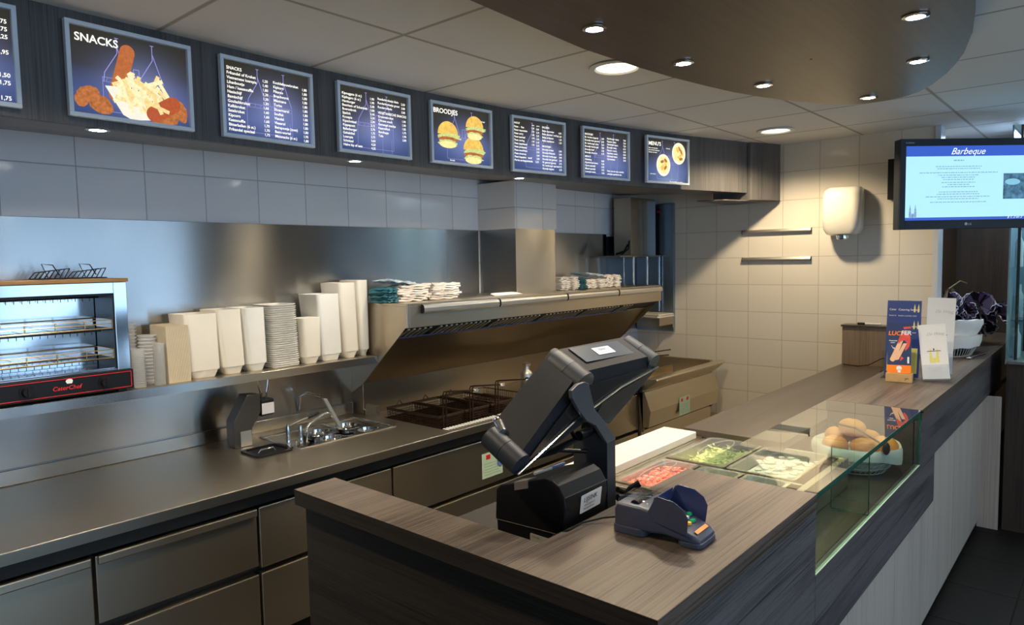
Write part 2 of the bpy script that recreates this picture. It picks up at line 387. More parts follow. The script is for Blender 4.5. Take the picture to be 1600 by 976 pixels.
for i in range(n):
    for r in (r1, r2): bm.faces.new((r[i][0], r[i+1][0], r[i+1][1], r[i][1]))
    bm.faces.new((r1[i][0], r1[i+1][0], r2[i+1][0], r2[i][0]))
part('soffit', bm, wood('soffit_laminate', (.16, .15, .14), (.12, .11, .10), 'X', .4), fas)
t = thing('fascia_end_box', 'square dark wood box closing the right end of the menu fascia', 'cabinet box', (-.15, -1.1, 2.11))
bm = B(); prism(bm, [(-.285, -1.075, 2.115), (-.03, -1.185, 2.115), (-.03, -.80, 2.115), (-.285, -.80, 2.115)], (0, 0, .394)); part('box_body', bm, m_woodz, t, bev=.002)
bm = B(); prism(bm, [(-.275, -1.062, 2.108), (-.04, -1.165, 2.108), (-.04, -.81, 2.108), (-.56, -.81, 2.108), (-.50, -.975, 2.108)], (0, 0, .0065)); part('bottom_plate', bm, m_woodz, t)
for x, lb in ((-5.0, 'recessed spotlight under the fascia left of the frame'), (-4.218, 'recessed spotlight under the fascia below the large fried snack picture'), (-3.199, 'recessed spotlight under the fascia below the second price list board'), (-2.175, 'recessed spotlight under the fascia above the tiled column')):
    yf = fy(x); y = yf+.045; spot(x, y, soff_z(y, yf)+.0, W_SOFF, lb, 'spotlights under the menu fascia', (1, .92, .82), 110)

cp = [(-3.72, -1.732), (-3.453, -1.716), (-3.161, -1.700), (-2.857, -1.713), (-2.62, -1.735), (-2.408, -1.768), (-2.24, -1.80), (-2.077, -1.848), (-1.92, -1.905), (-1.778, -1.972), (-1.69, -2.02), (-1.632, -2.075), (-1.595, -2.14), (-1.585, -2.209), (-1.61, -2.29), (-1.664, -2.362), (-1.78, -2.435), (-1.932, -2.508), (-2.07, -2.56), (-2.209, -2.605), (-2.459, -2.664), (-2.681, -2.701), (-3.1, -2.76), (-3.8, -2.82), (-6.0, -2.86), (-6.0, -1.72)]
bm = B(); hexa(bm, [(x, y, 2.40) for x, y in cp], [(x, y, CEIL-.001) for x, y in cp])
o = obj('ceiling_canopy', bm, m_canopy, label='rounded brown veneer canopy with spotlights hanging below the ceiling over the bar'); o['category'] = 'canopy'
bm = B(); lathe(bm, [(.005, 2.3985), (.004, 2.3975), (0, 2.397)], (-2.513, -2.199, 0), 12); o2 = obj('screw_cap', bm, m_dark, o, label='small black screw cap')

# ------------------------------------------------------------------ menu boards
def board_print():
    t = NT('backlit_menu_print'); o = t.xyz()
    z = t.ramp(o[2], .02, .27); x = o[0]
    cr = t.new('ShaderNodeValToRGB'); t.l(z, cr.inputs[0]); e = cr.color_ramp.elements
    e[0].position = 0; e[0].color = (.030, .050, .14, 1); e[1].position = 1; e[1].color = (.020, .018, .008, 1)
    for p, c in ((.22, (.045, .07, .18, 1)), (.42, (.035, .045, .10, 1)), (.58, (.024, .022, .018, 1))): q = e.new(p); q.color = c
    dx = t.math('MULTIPLY', t.math('SUBTRACT', x, .03), 6.5); dz = t.math('MULTIPLY', t.math('SUBTRACT', o[2], .115), 9)
    d = t.math('ADD', t.math('MULTIPLY', dx, dx), t.math('MULTIPLY', dz, dz)); g = t.math('POWER', 2.718, t.math('MULTIPLY', d, -1.6))
    c = t.mix(t.math('MULTIPLY', g, .38), cr.outputs[0], (.30, .36, .75))
    t.set(Base_Color=(.02, .02, .03), Emission_Color=c, Emission_Strength=1.15, Roughness=.15); return t.m
m_print = board_print()
m_txt = emis('lit_white_lettering', (1, .97, .86), 1.25); m_pur = emis('lit_purple_linework', (.30, .28, .70), 1.1)
def print_mat(name, col, st=.9, var=.35, sc=60):
    t = NT(name); n = t.ramp(t.noise(sc, detail=4, rough=.65), .3, .7)
    t.set(Base_Color=(.02, .02, .02), Emission_Color=t.mix(n, tuple(c*(1-var) for c in col), tuple(min(1, c*(1+var*.4)) for c in col)), Emission_Strength=st, Roughness=.2); return t.m
p_fry = print_mat('lit_fries_print', (1.0, .72, .30), 1.0, .25, 120); p_fry2 = print_mat('lit_pale_fries_print', (1.0, .86, .50), 1.0, .2, 120)
p_nug = print_mat('lit_nugget_print', (.62, .20, .055), .85, .5, 90); p_saus = print_mat('lit_sausage_print', (.55, .16, .045), .9, .25, 110)
p_cro = print_mat('lit_croquette_print', (.52, .105, .035), .9, .25, 110); p_tray = print_mat('lit_tray_print', (.92, .88, .74), .95, .05)
p_bun = print_mat('lit_bun_print', (1.0, .58, .12), 1.0, .3, 50); p_bunl = print_mat('lit_bun_light_print', (1.0, .86, .36), 1.0, .15, 60); p_lett = print_mat('lit_salad_print', (.75, .80, .28), .95, .45, 150); p_plate = print_mat('lit_plate_print', (1.0, .93, .70), 1.0, .05)
L1 = ['Frikandel of Kroket', 'Vietnamese loempia', 'Lihanboutje', 'Ham / kaassouffle', 'Nasischijf', 'Bamischijf', 'Goulashkroket', 'Kalfskroket', 'Satekroket', 'Kipcorn', 'Kaassouffle', 'Bitterballen (6 st.)', 'Frikandel speciaal']
P1 = ['1,20', '1,40', '1,80', '1,30', '1,30', '1,30', '1,60', '1,60', '1,60', '1,60', '1,70', '1,70', '1,75']
R1 = ['Knoldebouwkroket', 'Kipkorn', 'Pikanto', 'Braadworst', 'Mexicano', 'Turbo', 'Shoarmarol', 'Souflak', 'Viandel', 'Vleesrol', 'Berepootje (zoet)', 'Bami-wortel', 'Minisnacks (6 st.)']
L2 = ['Kipnuggets (6 st.)', 'Kipfingers (6 st.)', 'Hamburger', 'Beenham of Schenkels', 'Boerenbrok', 'Sjaslick', 'Knoepie', 'Kipschnitzel', 'Kippepoot', 'Balletburger', 'Gehaktbal', 'Loempia', 'Schnitzel', 'Halve kip of sate']
P2 = ['1,90', '1,90', '2,00', '3,00', '2,40', '2,30', '2,30', '3,15', '2,70', '1,75', '2,75', '3,60', '4,20', '4,25']
def columns(rows, x, z0, dz, size, al='LEFT'): return [(s, x, z0-i*dz, size, al) for i, s in enumerate(rows) if s]
def b_bits(kind, t, x, hdr=None):
    tx = None
    if kind == 'snackpic':
        def lay(nm, mat, polys, y, lb=None):
            bm = B()
            for i, p in enumerate(polys): flat(bm, p, y-.0002*i)
            obj(nm, bm, mat, t, label=lb)
        lay('nugget_picture', p_nug, [ell(-.135, .075, .036, .024, 22, .3, .08), ell(-.10, .048, .038, .028, 22, -.4, .07), ell(-.155, .055, .020, .022, 20, 0, .08), ell(.118, .042, .030, .030, 22, 0, .08), ell(.155, .060, .020, .036, 22, .2, .08), ell(.085, .025, .03, .018, 20, 0, .08)], -.0135)
        ca, sa = math.cos(1.15), math.sin(1.15)
        cap = [(q[0]+(.0 if False else 0), q[1]) for q in ell(0, 0, .021, .021, 24)]
        def capsule(x0, z0, x1, z1, r):
            a = math.atan2(z1-z0, x1-x0); return [(x1+r*math.cos(a-PI/2+PI*k/10), z1+r*math.sin(a-PI/2+PI*k/10)) for k in range(11)]+[(x0+r*math.cos(a+PI/2+PI*k/10), z0+r*math.sin(a+PI/2+PI*k/10)) for k in range(11)]
        lay('sausage_picture', p_saus, [capsule(-.052, .085, -.012, .225, .023)], -.0140)
        lay('paper_tray_picture', p_tray, [[(-.085, .108), (-.02, .115), (.075, .07), (.06, .02), (-.008, -.0+.012), (-.035, .025)]], -.0146)
        bm = B()
        fr_ = []
        for k in range(44):
            cx = random.uniform(-.035, .10); cz = .075+random.uniform(-.02, .07)*(1-abs(cx-.03)*3); a = random.choice((-1, 1))*random.uniform(.25, 1.35); l = random.uniform(.024, .042)
            dx, dz = math.cos(a)*l, math.sin(a)*l; w = .0062; nx, nz = -math.sin(a)*w, math.cos(a)*w
            fr_.append(([(cx-dx+nx, cz-dz+nz), (cx+dx+nx, cz+dz+nz), (cx+dx-nx, cz+dz-nz), (cx-dx-nx, cz-dz-nz)], k % 2))
        fr_.append(([(-.02, .155), (-.008, .165), (.022, .08), (.008, .07)], 1))
        for i, (p, s_) in enumerate(fr_): flat(bm, p, -.0152-.00012*i)
        for f, (p, s_) in zip(bm.faces, fr_): f.material_index = s_
        obj('fries_picture', bm, [p_fry, p_fry2], t)
        lay('croquette_picture', p_cro, [capsule(.062, .040, .125, .080, .026)], -.0195)
        tx = [('SNACKS', -.165, .232, .034, 'LEFT')]
        a = text_mesh([], None)
    elif kind == 'bunpic':
        def burger(cx, cz, s, rot=0):
            bm = B(); lay = [([(cx+s*.5*q[0], cz+s*.5*q[1]) for q in [(math.cos(PI*k/12), .1+1.0*math.sin(PI*k/12)) for k in range(13)]], 0),
                (ell(cx+.06*s, cz-.02*s, .55*s, .13*s, 30, .05, .12), 2), (ell(cx, cz-.13*s, .5*s, .10*s, 26, 0, .10), 1), (ell(cx, cz-.28*s, .46*s, .15*s, 26, 0, .14), 2), (ell(cx-.02*s, cz-.33*s, .40*s, .13*s, 24), 3)]
            for i, (p, mi) in enumerate(lay): flat(bm, p, -.0135-.0003*i)
            for f, (p, mi) in zip(bm.faces, lay): f.material_index = mi
            obj('bread_roll_picture', bm, [p_bun, p_nug, p_lett, p_bunl], t)
        burger(-.085, .135, .125); burger(.085, .185, .115); burger(.075, .075, .13)
        tx = [('BROODJES', -.170, .238, .031, 'LEFT'), ('hamburger', .115, .225, .009, 'LEFT'), ('Broodje', -.075, .02, .009, 'LEFT'), ('speciaal', -.03, .125, .009, 'LEFT')]
    elif kind == 'menupic':
        for cx, cz in ((-.035, .115), (.105, .195)):
            bm = B(); flat(bm, ell(cx, cz, .062, .068, 30), -.0135); flat(bm, ell(cx, cz, .050, .055, 22, 0, .1), -.014)
            for q in range(9): flat(bm, ell(cx+random.uniform(-.03, .03), cz+random.uniform(-.035, .035), .016, .009, 10, random.uniform(0, 3)), -.0145-.0002*q)
            for i, f in enumerate(bm.faces): f.material_index = 0 if i == 0 else (1 if i == 1 else 2+(i % 3 == 0))
            obj('plate_picture', bm, [p_plate, p_bunl, p_bun, p_nug], t)
        tx = [("MENU'S", -.165, .232, .032, 'LEFT')]+columns(['Patat met mayonaise', 'Kip, schnitzel, hamburger', 'schotels met salade'], -.165, .212, .013, .0095)+[('Halve kip', -.01, .217, .009, 'LEFT'), ('Luxe schotel', -.15, .055, .009, 'LEFT'), ('\'Eet smakelijk, tot ziens\'', .02, .012, .0125, 'LEFT')]
    elif kind == 'list1': tx = [('SNACKS', -.165, .243, .016, 'LEFT')]+columns(L1, -.165, .226, .0167, .0145)+columns(P1, .0, .2205, .0165, .0135, 'RIGHT')+columns(R1, .022, .2235, .0167, .0140)+columns(['1,80']*11+['1,95', '1,80'], .172, .218, .0165, .0135, 'RIGHT')
    elif kind == 'list2': tx = columns(L2, -.165, .240, .0162, .0142)+columns(P2, .0, .236, .0161, .0135, 'RIGHT')+columns(['Runderkroketje klein', 'Runderkroketje groot', 'Runderrollade'], .018, .243, .0175, .0135)+columns(['2,50', '3,00', '3,00'], .170, .238, .0175, .013, 'RIGHT')+[('VEGETARISCHE SNACKS', .018, .184, .0145, 'LEFT')]+columns(['Groentekroket', 'Chinese snack', 'Gemengd snackje', 'Kaasrol/bol', 'Bamihapje', 'Tofu'], .018, .168, .0165, .0135)+columns(['1,90', '1,90', '1,85', '1,70', '1,90', '2,00'], .172, .163, .0165, .013, 'RIGHT')
    elif kind == 'list3': tx = [('PATAT', -.168, .248, .013, 'LEFT'), ('klein', -.045, .248, .009, 'LEFT'), ('groot', -.012, .248, .009, 'LEFT'), ('SAUZEN', .028, .244, .014, 'LEFT')]+columns(['Patat  -  flux', 'Patat mayonaise', 'Patat curry', 'Patat speciaal', 'Patat oorlog', 'Patat joppiesaus', 'Patat pindasaus', 'Patat stoofvlees', 'Patat shoarma', 'Patat kapsalon   vanaf', 'Portie aardappelsalade     2,25'], -.168, .229, .0172, .0138)+columns(['1,30', '1,70', '1,80', '1,90', '1,90', '1,95'], -.028, .231, .0172, .0125, 'RIGHT')+columns(['2,00', '2,20', '2,25', '2,30', '2,30', '2,35', '2,40', '2,50', '2,60', '3,00'], .006, .229, .0172, .0125, 'RIGHT')+columns(['Bakje mayonaise', 'Bakje speciaal / oorlog', 'Bakje pindasaus', 'Bakje joppiesaus'], .028, .226, .0172, .0132)+columns(['0,75', '1,20', '1,20', '1,20'], .172, .224, .0172, .0125, 'RIGHT')+[('BROODJES', .028, .144, .013, 'LEFT')]+columns(['Broodje kroket', 'Broodje frikandel', 'Broodje hamburger', 'Broodje bal (gehakt)', 'Br. gezond (groot)', 'Br. hamburger speciaal', 'Broodje kipsate'], .028, .127, .0168, .0132)+columns(['2,00', '2,00', '3,00', '2,85', '2,75', '3,75', '3,75'], .172, .127, .0168, .0125, 'RIGHT')
    elif kind == 'list4': tx = [('BROODJES', -.165, .243, .0135, 'LEFT')]+columns(['Br. kroket (ragout)', 'Broodje kaas gezond', 'Br. hamburger plus', 'Broodje hamburger', 'Broodje beef', 'Broodje shoarma'], -.165, .226, .0172, .0138)+columns(['2,00', '3,00', '3,50', '3,00', '3,50', '4,75'], -.012, .226, .0172, .013, 'RIGHT')+[('MENU\'S', -.165, .118, .0135, 'LEFT')]+columns(['Kibbeling', 'Kipschnitzel menu', 'Gyros speciaal', 'Mixed speciaal', 'Loempia menu'], -.165, .101, .0172, .0138)+columns(['8,00', '9,00', '8,75', '9,75', '7,50'], -.012, .099, .0172, .013, 'RIGHT')+columns(['Hamburger menu', 'Kipsate menu', 'Gehaktbal menu', 'Broodje menu', 'Kipcorn menu', 'Beenham menu', 'Schnitzel menu', 'Gyrosmenu'], .012, .232, .0168, .0138)+columns(['7,50', '7,50', '7,50', '6,75', '6,50', '8,50', '8,00', '9,00'], .170, .232, .0168, .013, 'RIGHT')+columns(['Patat, sla met saus, snack(s)', 'schaaltje appelmoes inb.'], .012, .046, .017, .0125)
    elif kind == 'edge': tx = columns(['2,75', '1,75', '1,25', '', '1,95', '', '', '1,50', '1,75', '', '1,75'], .172, .235, .0215, .0165, 'RIGHT')+columns(['Koffie', 'Thee', 'Cola', '', 'Melk', '', '', 'Sinas', 'Cassis', '', 'Water'], -.165, .235, .0215, .0165)
    bm = B()
    for s in (-.055, .055):          # twin towers with hall between, drawn behind the text
        stroke(bm, [(s+.0+.012, .262), (s+.012, .215), (s-.028, .15), (s-.032, .12)], .0022, -.0122); stroke(bm, [(s+.012, .235), (s+.045, .14)], .0022, -.0122)
        stroke(bm, [(s+.006, .262), (s+.018, .262)], .002, -.0122)
    stroke(bm, [(-.09, .135), (.10, .135), (.10, .03), (-.09, .03), (-.09, .135)], .0013, -.0121); stroke(bm, [(-.09, .122), (.10, .122)], .001, -.0121)
    for k in range(8): stroke(bm, [(-.08+k*.022, .122), (-.075+k*.022, .135)], .001, -.0121)
    stroke(bm, [(.005, .135), (.005, .175), (.022, .175), (.022, .135)], .0018, -.0122); stroke(bm, [(.04, .08), (.04, .015), (.09, .015), (.09, .08)], .0013, -.0121)
    obj('tower_drawing', bm, m_pur, t)
    bm = text_mesh(tx, weight=.016)
    for v in bm.verts: v.co.y = -.0127 if kind != 'snackpic' else -.0133
    obj('lettering', bm, m_txt, t)
def menu_board(xc, yl, yr, kind, label):
    a = math.atan2(yr-yl, .387); t = thing('menu_board', label, 'menu board', (xc, (yl+yr)/2+.025, 2.187), a, 'backlit menu boards along the fascia')
    bm = B(); w, h, b = .1935, .288, .013
    for q in ((-w, w, 0, b), (-w, w, h-b, h), (-w, -w+b, b, h-b), (w-b, w, b, h-b)): box(bm, q[0], q[1], -.026, -.006, q[2], q[3])
    obj('frame', bm, m_frame, t, bev=.0015)
    bm = B(); box(bm, -w+b, w-b, -.012, -.007, b, h-b); obj('lit_panel', bm, m_print, t)
    b_bits(kind, t, 0)
menu_board(-4.635, -.627, -.627, 'edge', 'menu board cut off by the left edge of the photo, only prices showing')
menu_board(-4.127, -.622, -.605, 'snackpic', 'menu board titled SNACKS with a large picture of fries and fried snacks')
menu_board(-3.635, -.601, -.586, 'list1', 'price list board titled SNACKS right of the fries picture')
menu_board(-3.131, -.586, -.592, 'list2', 'price list board left of the BROODJES picture, with a vegetarian section')
menu_board(-2.624, -.595, -.627, 'bunpic', 'menu board titled BROODJES with three filled bread rolls')
menu_board(-2.101, -.638, -.700, 'list3', 'dense price list board right of the BROODJES picture')
menu_board(-1.589, -.720, -.797, 'list4', 'price list board directly left of the MENU\'S picture board')
menu_board(-1.066, -.825, -.921, 'menupic', 'menu board titled MENU\'S with two round plates of food')

# ------------------------------------------------------------------ back wall fittings
bm = B(); box(bm, -5.9, -1.905, -.008, -.0005, 1.0, 1.9156); box(bm, -1.49, -.47, -.008, -.0005, 1.5, 1.9156)
o = obj('steel_splashback', bm, m_ss, label='wide brushed steel splashback on the back wall behind shelf and hood'); o['category'] = 'wall panel'
bm = B(); box(bm, -5.9, -2.9, -.022, -.0085, .944, 1.0); o = obj('splashback_upstand', bm, m_ss, bev=.002, label='low steel upstand strip along the back of the long counter'); o['category'] = 'wall panel'
t = thing('tiled_column', 'square column rising from the hood, steel below and white tiles above', 'column', (-1.7, -.15, 1.527))
bx('steel_cladding', m_ss, t, -1.89, -1.505, -.30, -.0085, 1.527, 1.9156, label='brushed steel lower cladding')
m_colmix = m_tile_colx
bx('tile_cladding', m_tile_colx, t, -1.896, -1.492, -.303, -.001, 1.9156, 2.20)

# long counter
t = thing('steel_counter', 'long brushed steel counter along the back wall with fryer and wells', 'counter', (-3.0, -.37, 0))
CT = .943
def counter_top():
    bm = B(); x0, x1, y0, y1 = -5.9, -1.16, -.735, -.001
    holes = [(-3.47, -2.96, -.435, -.115), (-2.86, -2.13, -.655, -.215)]
    xs = sorted({x0, x1, *[h[0] for h in holes], *[h[1] for h in holes]}); ys = sorted({y0, y1, *[h[2] for h in holes], *[h[3] for h in holes]})
    for a, b in zip(xs, xs[1:]):
        for c, d in zip(ys, ys[1:]):
            m = ((a+b)/2, (c+d)/2)
            if any(h[0] < m[0] < h[1] and h[2] < m[1] < h[3] for h in holes): continue
            bm.faces.new([bm.verts.new(p) for p in ((a, c, CT), (b, c, CT), (b, d, CT), (a, d, CT))])
    bmesh.ops.remove_doubles(bm, verts=bm.verts, dist=1e-5)
    e = [q for q in bm.edges if q.is_boundary]; r = bmesh.ops.extrude_edge_only(bm, edges=e)
    for v in [g for g in r['geom'] if isinstance(g, bmesh.types.BMVert)]: v.co.z = CT-.036
    return bm
part('worktop', counter_top(), m_sst, t, bev=.003)
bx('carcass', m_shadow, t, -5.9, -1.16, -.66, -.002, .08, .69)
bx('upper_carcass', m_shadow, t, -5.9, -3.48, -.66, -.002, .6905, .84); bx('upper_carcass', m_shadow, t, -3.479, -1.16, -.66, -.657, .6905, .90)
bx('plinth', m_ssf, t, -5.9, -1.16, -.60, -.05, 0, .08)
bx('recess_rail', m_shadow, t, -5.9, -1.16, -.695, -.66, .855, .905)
def drawer(x0, x1, z0, z1, handle):
    d = bx('drawer_front' if handle else 'door_front', m_ssf, t, x0, x1, -.70, -.661, z0, z1, bev=.003)
    if handle:
        bm = B(); y = -.70; lx = (x0+x1)/2
        prism(bm, [(x0+.005, y-.0, z1-.028), (x0+.005, y-.016, z1-.024), (x0+.005, y-.016, z1+.002), (x0+.005, y, z1+.004)], (x1-x0-.01, 0, 0))
        for v in bm.verts: v.co -= t.location
        h = obj('handle_lip', bm, m_ssf, d, bev=.003)
for x0, x1, z0, z1, h in ((-5.6, -4.905, .632, .846, 1), (-4.895, -4.362, .632, .846, 1), (-4.352, -3.823, .632, .846, 1), (-3.813, -3.2, .62, .846, 0), (-3.19, -2.25, .62, .846, 0), (-2.24, -1.17, .62, .846, 0),
                        (-5.6, -4.905, .36, .60, 0), (-4.895, -4.362, .36, .60, 0), (-4.352, -3.823, .36, .60, 0), (-3.813, -3.2, .36, .60, 0), (-3.19, -2.25, .36, .60, 0), (-2.24, -1.17, .36, .60, 0), (-4.352, -3.823, .1, .34, 0), (-4.895, -4.362, .1, .34, 0)):
    drawer(x0, x1, z0, z1, h)
def sticker(x, w, h, z, lb, reds, y=-.7008):
    s = thing('warning_sticker', lb, 'sticker', (x, y, z)); bm = B(); box(bm, x, x+w, y-.0006, y, z, z+h); part('sticker_base', bm, m_mint, s)
    bm = B()
    for rx in reds: box(bm, x+rx, x+rx+w*.2, y-.0012, y-.0006, z+h*.74, z+h*.92)
    part('red_mark', bm, m_red, s)
    bm = B()
    for i in range(5): box(bm, x+w*.1, x+w*.9*(1-.1*(i % 2)), y-.0011, y-.0006, z+h*(.12+.11*i), z+h*(.135+.11*i))
    part('small_print', bm, plain('sticker_print_grey', (.22, .30, .22), .5), s); return s
s_ = sticker(-2.64, .15, .125, .655, 'mint green sticker with a red mark and blue dot on the steel front behind the till', [.03])
bm = B(); lathe(bm, [(.026, 0), (.026, .0012), (0, .0012)], (0, 0, 0), 24); bmesh.ops.rotate(bm, verts=bm.verts, cent=(0, 0, 0), matrix=Matrix.Rotation(PI/2, 3, 'X'))
for v in bm.verts: v.co += Vector((-2.505, -.7025, .72))
part('blue_dot', bm, m_lblue, s_)

# shelf
t = thing('wall_shelf', 'long steel shelf above the counter holding toaster and foam trays', 'shelf', (-4.2, -.12, 1.23))
bx('shelf_board', m_sst, t, -5.9, -2.893, -.235, -.0085, 1.252, 1.262)
bx('front_lip', m_ss, t, -5.9, -2.893, -.2375, -.2352, 1.226, 1.2615, bev=.001)
for x in (-5.3, -4.4, -3.5):
    bm = B(); prism(bm, [(x, -.0085, 1.2515), (x, -.20, 1.2515), (x, -.0085, 1.20)], (.004, 0, 0)); part('bracket', bm, m_ss, t)

# hood
HX0, HX1, HY = -2.89, -.44, -.465
t = thing('extractor_hood', 'long steel extractor hood over the fryer with paper bags on top', 'extractor hood', (-1.7, -.25, 1.11))
bx('top_plate', m_ssh, t, HX0, HX1, HY, -.0085, 1.515, 1.527, bev=.001)
bx('front_lip', m_ssh, t, HX0, HX1, HY-.002, HY+.012, 1.410, 1.5145, bev=.001)
for x in (HX0, HX1-.004):
    bm = B(); prism(bm, [(x, HY+.0125, 1.5145), (x, -.0085, 1.5145), (x, -.0085, 1.05), (x, -.1015, 1.105), (x, HY+.0125, 1.410)], (.004, 0, 0)); part('side_panel', bm, m_ssh, t)
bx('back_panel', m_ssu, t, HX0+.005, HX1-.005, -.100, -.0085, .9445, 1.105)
bm = B(); prism(bm, [(HX0+.006, -.445, 1.409), (HX0+.006, -.355, 1.364), (HX0+.006, -.355, 1.372), (HX0+.006, -.445, 1.417)], (HX1-HX0-.012, 0, 0)); part('filter_backing', bm, m_shadow, t)
bm = B(); k = 0; x = HX0+.02
while x < HX1-.35:
    if k % 12 not in (5,):
        prism(bm, [(x, -.446, 1.398), (x, -.362, 1.356), (x, -.362, 1.362), (x, -.446, 1.404)], (.015, 0, 0))
    x += .036; k += 1
part('filter_slats', bm, m_alu, t)
bx('grease_channel', m_navy, t, HX0+.006, HX1-.3, -.361, -.340, 1.350, 1.358)
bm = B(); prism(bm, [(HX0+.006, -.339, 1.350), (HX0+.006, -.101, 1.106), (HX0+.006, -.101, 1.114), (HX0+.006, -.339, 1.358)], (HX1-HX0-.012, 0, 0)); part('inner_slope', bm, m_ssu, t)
seam = B(); tube(seam, [(HX0+.001, -.103, 1.104), (HX0+.001, -.103, .975), (HX0+.03, -.16, .945)], .0028, 6); part('edge_trim', seam, m_alu, t)
bm = B()
for x in (HX0+.002, HX0+.014): box(bm, x, x+.004, HY-.0045, HY-.0022, 1.411, 1.526)
part('corner_trim', bm, m_alu, t)
# order rail tubes on the lip
xs = [-2.80, -2.24, -1.62, -1.04, -.445]
for i in range(4):
    r = thing('order_rail', ['leftmost aluminium paper rail on the hood edge', 'second aluminium paper rail from the left on the hood edge', 'third aluminium paper rail from the left on the hood edge', 'rightmost aluminium paper rail on the hood edge'][i], 'paper rail', ((xs[i]+xs[i+1])/2, HY-.014, 1.50), group='paper rails along the hood edge')
    a, b = xs[i]+.004, xs[i+1]-.004; bm = B()
    pr = [(0, -.019), (-.012, -.021), (-.0185, -.012), (-.019, .004), (-.015, .016), (-.006, .0205), (0, .021)]
    prism(bm, [(a, HY-.0025+p[0], 1.498+p[1]) for p in pr], (b-a, 0, 0)); part('rail_profile', bm, m_alu, r)
    bm = B()
    for e in (a, b): prism(bm, [(e-.003, HY-.0028+p[0]*1.08, 1.498+p[1]*1.06) for p in pr], (.003 if e == a else .0035, 0, 0))
    part('end_cap', bm, m_dark, r)

# ------------------------------------------------------------------ bar counter in front
BT = 1.08
def slab(name, t, x0, x1, y0, y1, z0, z1):
    bm = B(); box(bm, x0, x1, y0, y1, z0, z1)
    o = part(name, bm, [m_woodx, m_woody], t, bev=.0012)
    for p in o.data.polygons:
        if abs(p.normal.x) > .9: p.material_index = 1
t = thing('bar_counter', 'long dark wood bar counter with a raised front running to the back', 'counter', (-2.5, -2.25, 0))
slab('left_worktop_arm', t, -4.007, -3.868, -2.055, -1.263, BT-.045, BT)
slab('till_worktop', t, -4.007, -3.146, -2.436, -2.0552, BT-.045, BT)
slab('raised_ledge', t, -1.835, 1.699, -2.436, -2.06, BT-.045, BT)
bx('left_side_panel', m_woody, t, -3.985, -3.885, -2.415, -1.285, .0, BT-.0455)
bx('front_panel', m_woodfr, t, -3.984, -3.147, -2.434, -2.41, .62, BT-.0455)
bx('front_panel', m_woodfr, t, -3.1465, -1.836, -2.4345, -2.41, .62, .850)
bx('front_panel', m_woodfr, t, -1.8355, -1.54, -2.434, -2.41, .62, BT-.0455)
bx('front_panel', m_woodfr, t, -1.5395, 1.699, -2.434, -2.41, .835, BT-.0455)
x = -3.984
bm = B()
while x < .08:
    x1 = min(x+.62, .085); z1 = .6195 if x1 < -1.5 else (.6195 if x < -1.54 else .8345)
    bx('pale_panel', m_light, t, x+.0015, x1-.0015, -2.409, -2.395, .06, .6195 if x < -1.6 else .8345, label='pale grained lower panel'); x = x1
bm.free()
bx('kick_plate', m_dark, t, -3.98, .09, -2.39, -2.37, 0, .0595)
bx('end_return_panel', m_light, t, .0855, .10, -2.505, -2.395, 0, .8345)
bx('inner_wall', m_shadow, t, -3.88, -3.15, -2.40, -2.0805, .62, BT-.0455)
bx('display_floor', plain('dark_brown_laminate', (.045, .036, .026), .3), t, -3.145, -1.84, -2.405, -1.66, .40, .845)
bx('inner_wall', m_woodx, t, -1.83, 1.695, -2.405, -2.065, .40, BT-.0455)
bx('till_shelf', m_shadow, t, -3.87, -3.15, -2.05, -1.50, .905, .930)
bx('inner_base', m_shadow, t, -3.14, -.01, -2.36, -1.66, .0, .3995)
t = thing('low_worktop', 'dark wood lower worktop between white cutting board and end wall', 'worktop', (-1.2, -1.8, .96))
bx('worktop_board', m_wooddk, t, -2.34, -.002, -2.055, -1.625, .960, .990, bev=.0015)
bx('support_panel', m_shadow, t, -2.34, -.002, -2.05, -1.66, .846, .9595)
t = thing('wooden_box', 'small upright dark wood box on the low worktop against the tiles', 'box', (-.06, -1.9, .99))
bx('box_body', m_light if 0 else wood('box_veneer', (.24, .175, .12), (.15, .105, .07), 'Z'), t, -.105, -.002, -2.05, -1.635, .9905, 1.246, bev=.001)
bx('lid', m_wooddk, t, -.115, -.002, -2.055, -1.628, 1.2465, 1.258)
t = thing('marker_pen', 'black and white marker lying on top of the small wooden box', 'pen', (-.06, -1.78, 1.266)); bm = B(); tube(bm, [(-.06, -1.765, 1.266), (-.06, -1.86, 1.266)], .0072, 10); part('barrel', bm, m_white, t)
bm = B(); tube(bm, [(-.06, -1.718, 1.266), (-.06, -1.7645, 1.266)], .0077, 10); part('cap', bm, m_dark, t)
bm = B(); tube(bm, [(-.12, -1.65, .995), (-.16, -1.75, .994), (-.18, -1.82, 1.01), (-.21, -1.90, 1.06), (-.25, -2.0, 1.085), (-.3, -2.08, 1.084)], .003, 6); o = obj('power_cable', bm, m_dark, label='thin black cable rising from low worktop beside small wooden box'); o['category'] = 'cable'
bm = B()
for q in range(3): tube(bm, [(-.42+.03*math.cos(k*PI/8), -1.98+.035*math.sin(k*PI/8), .995+.007*q+.003*math.sin(k)) for k in range(17)], .0035, 6)
o = obj('coiled_cable', bm, m_dark, label='coiled black cable lying behind the leaflet stand'); o['category'] = 'cable'

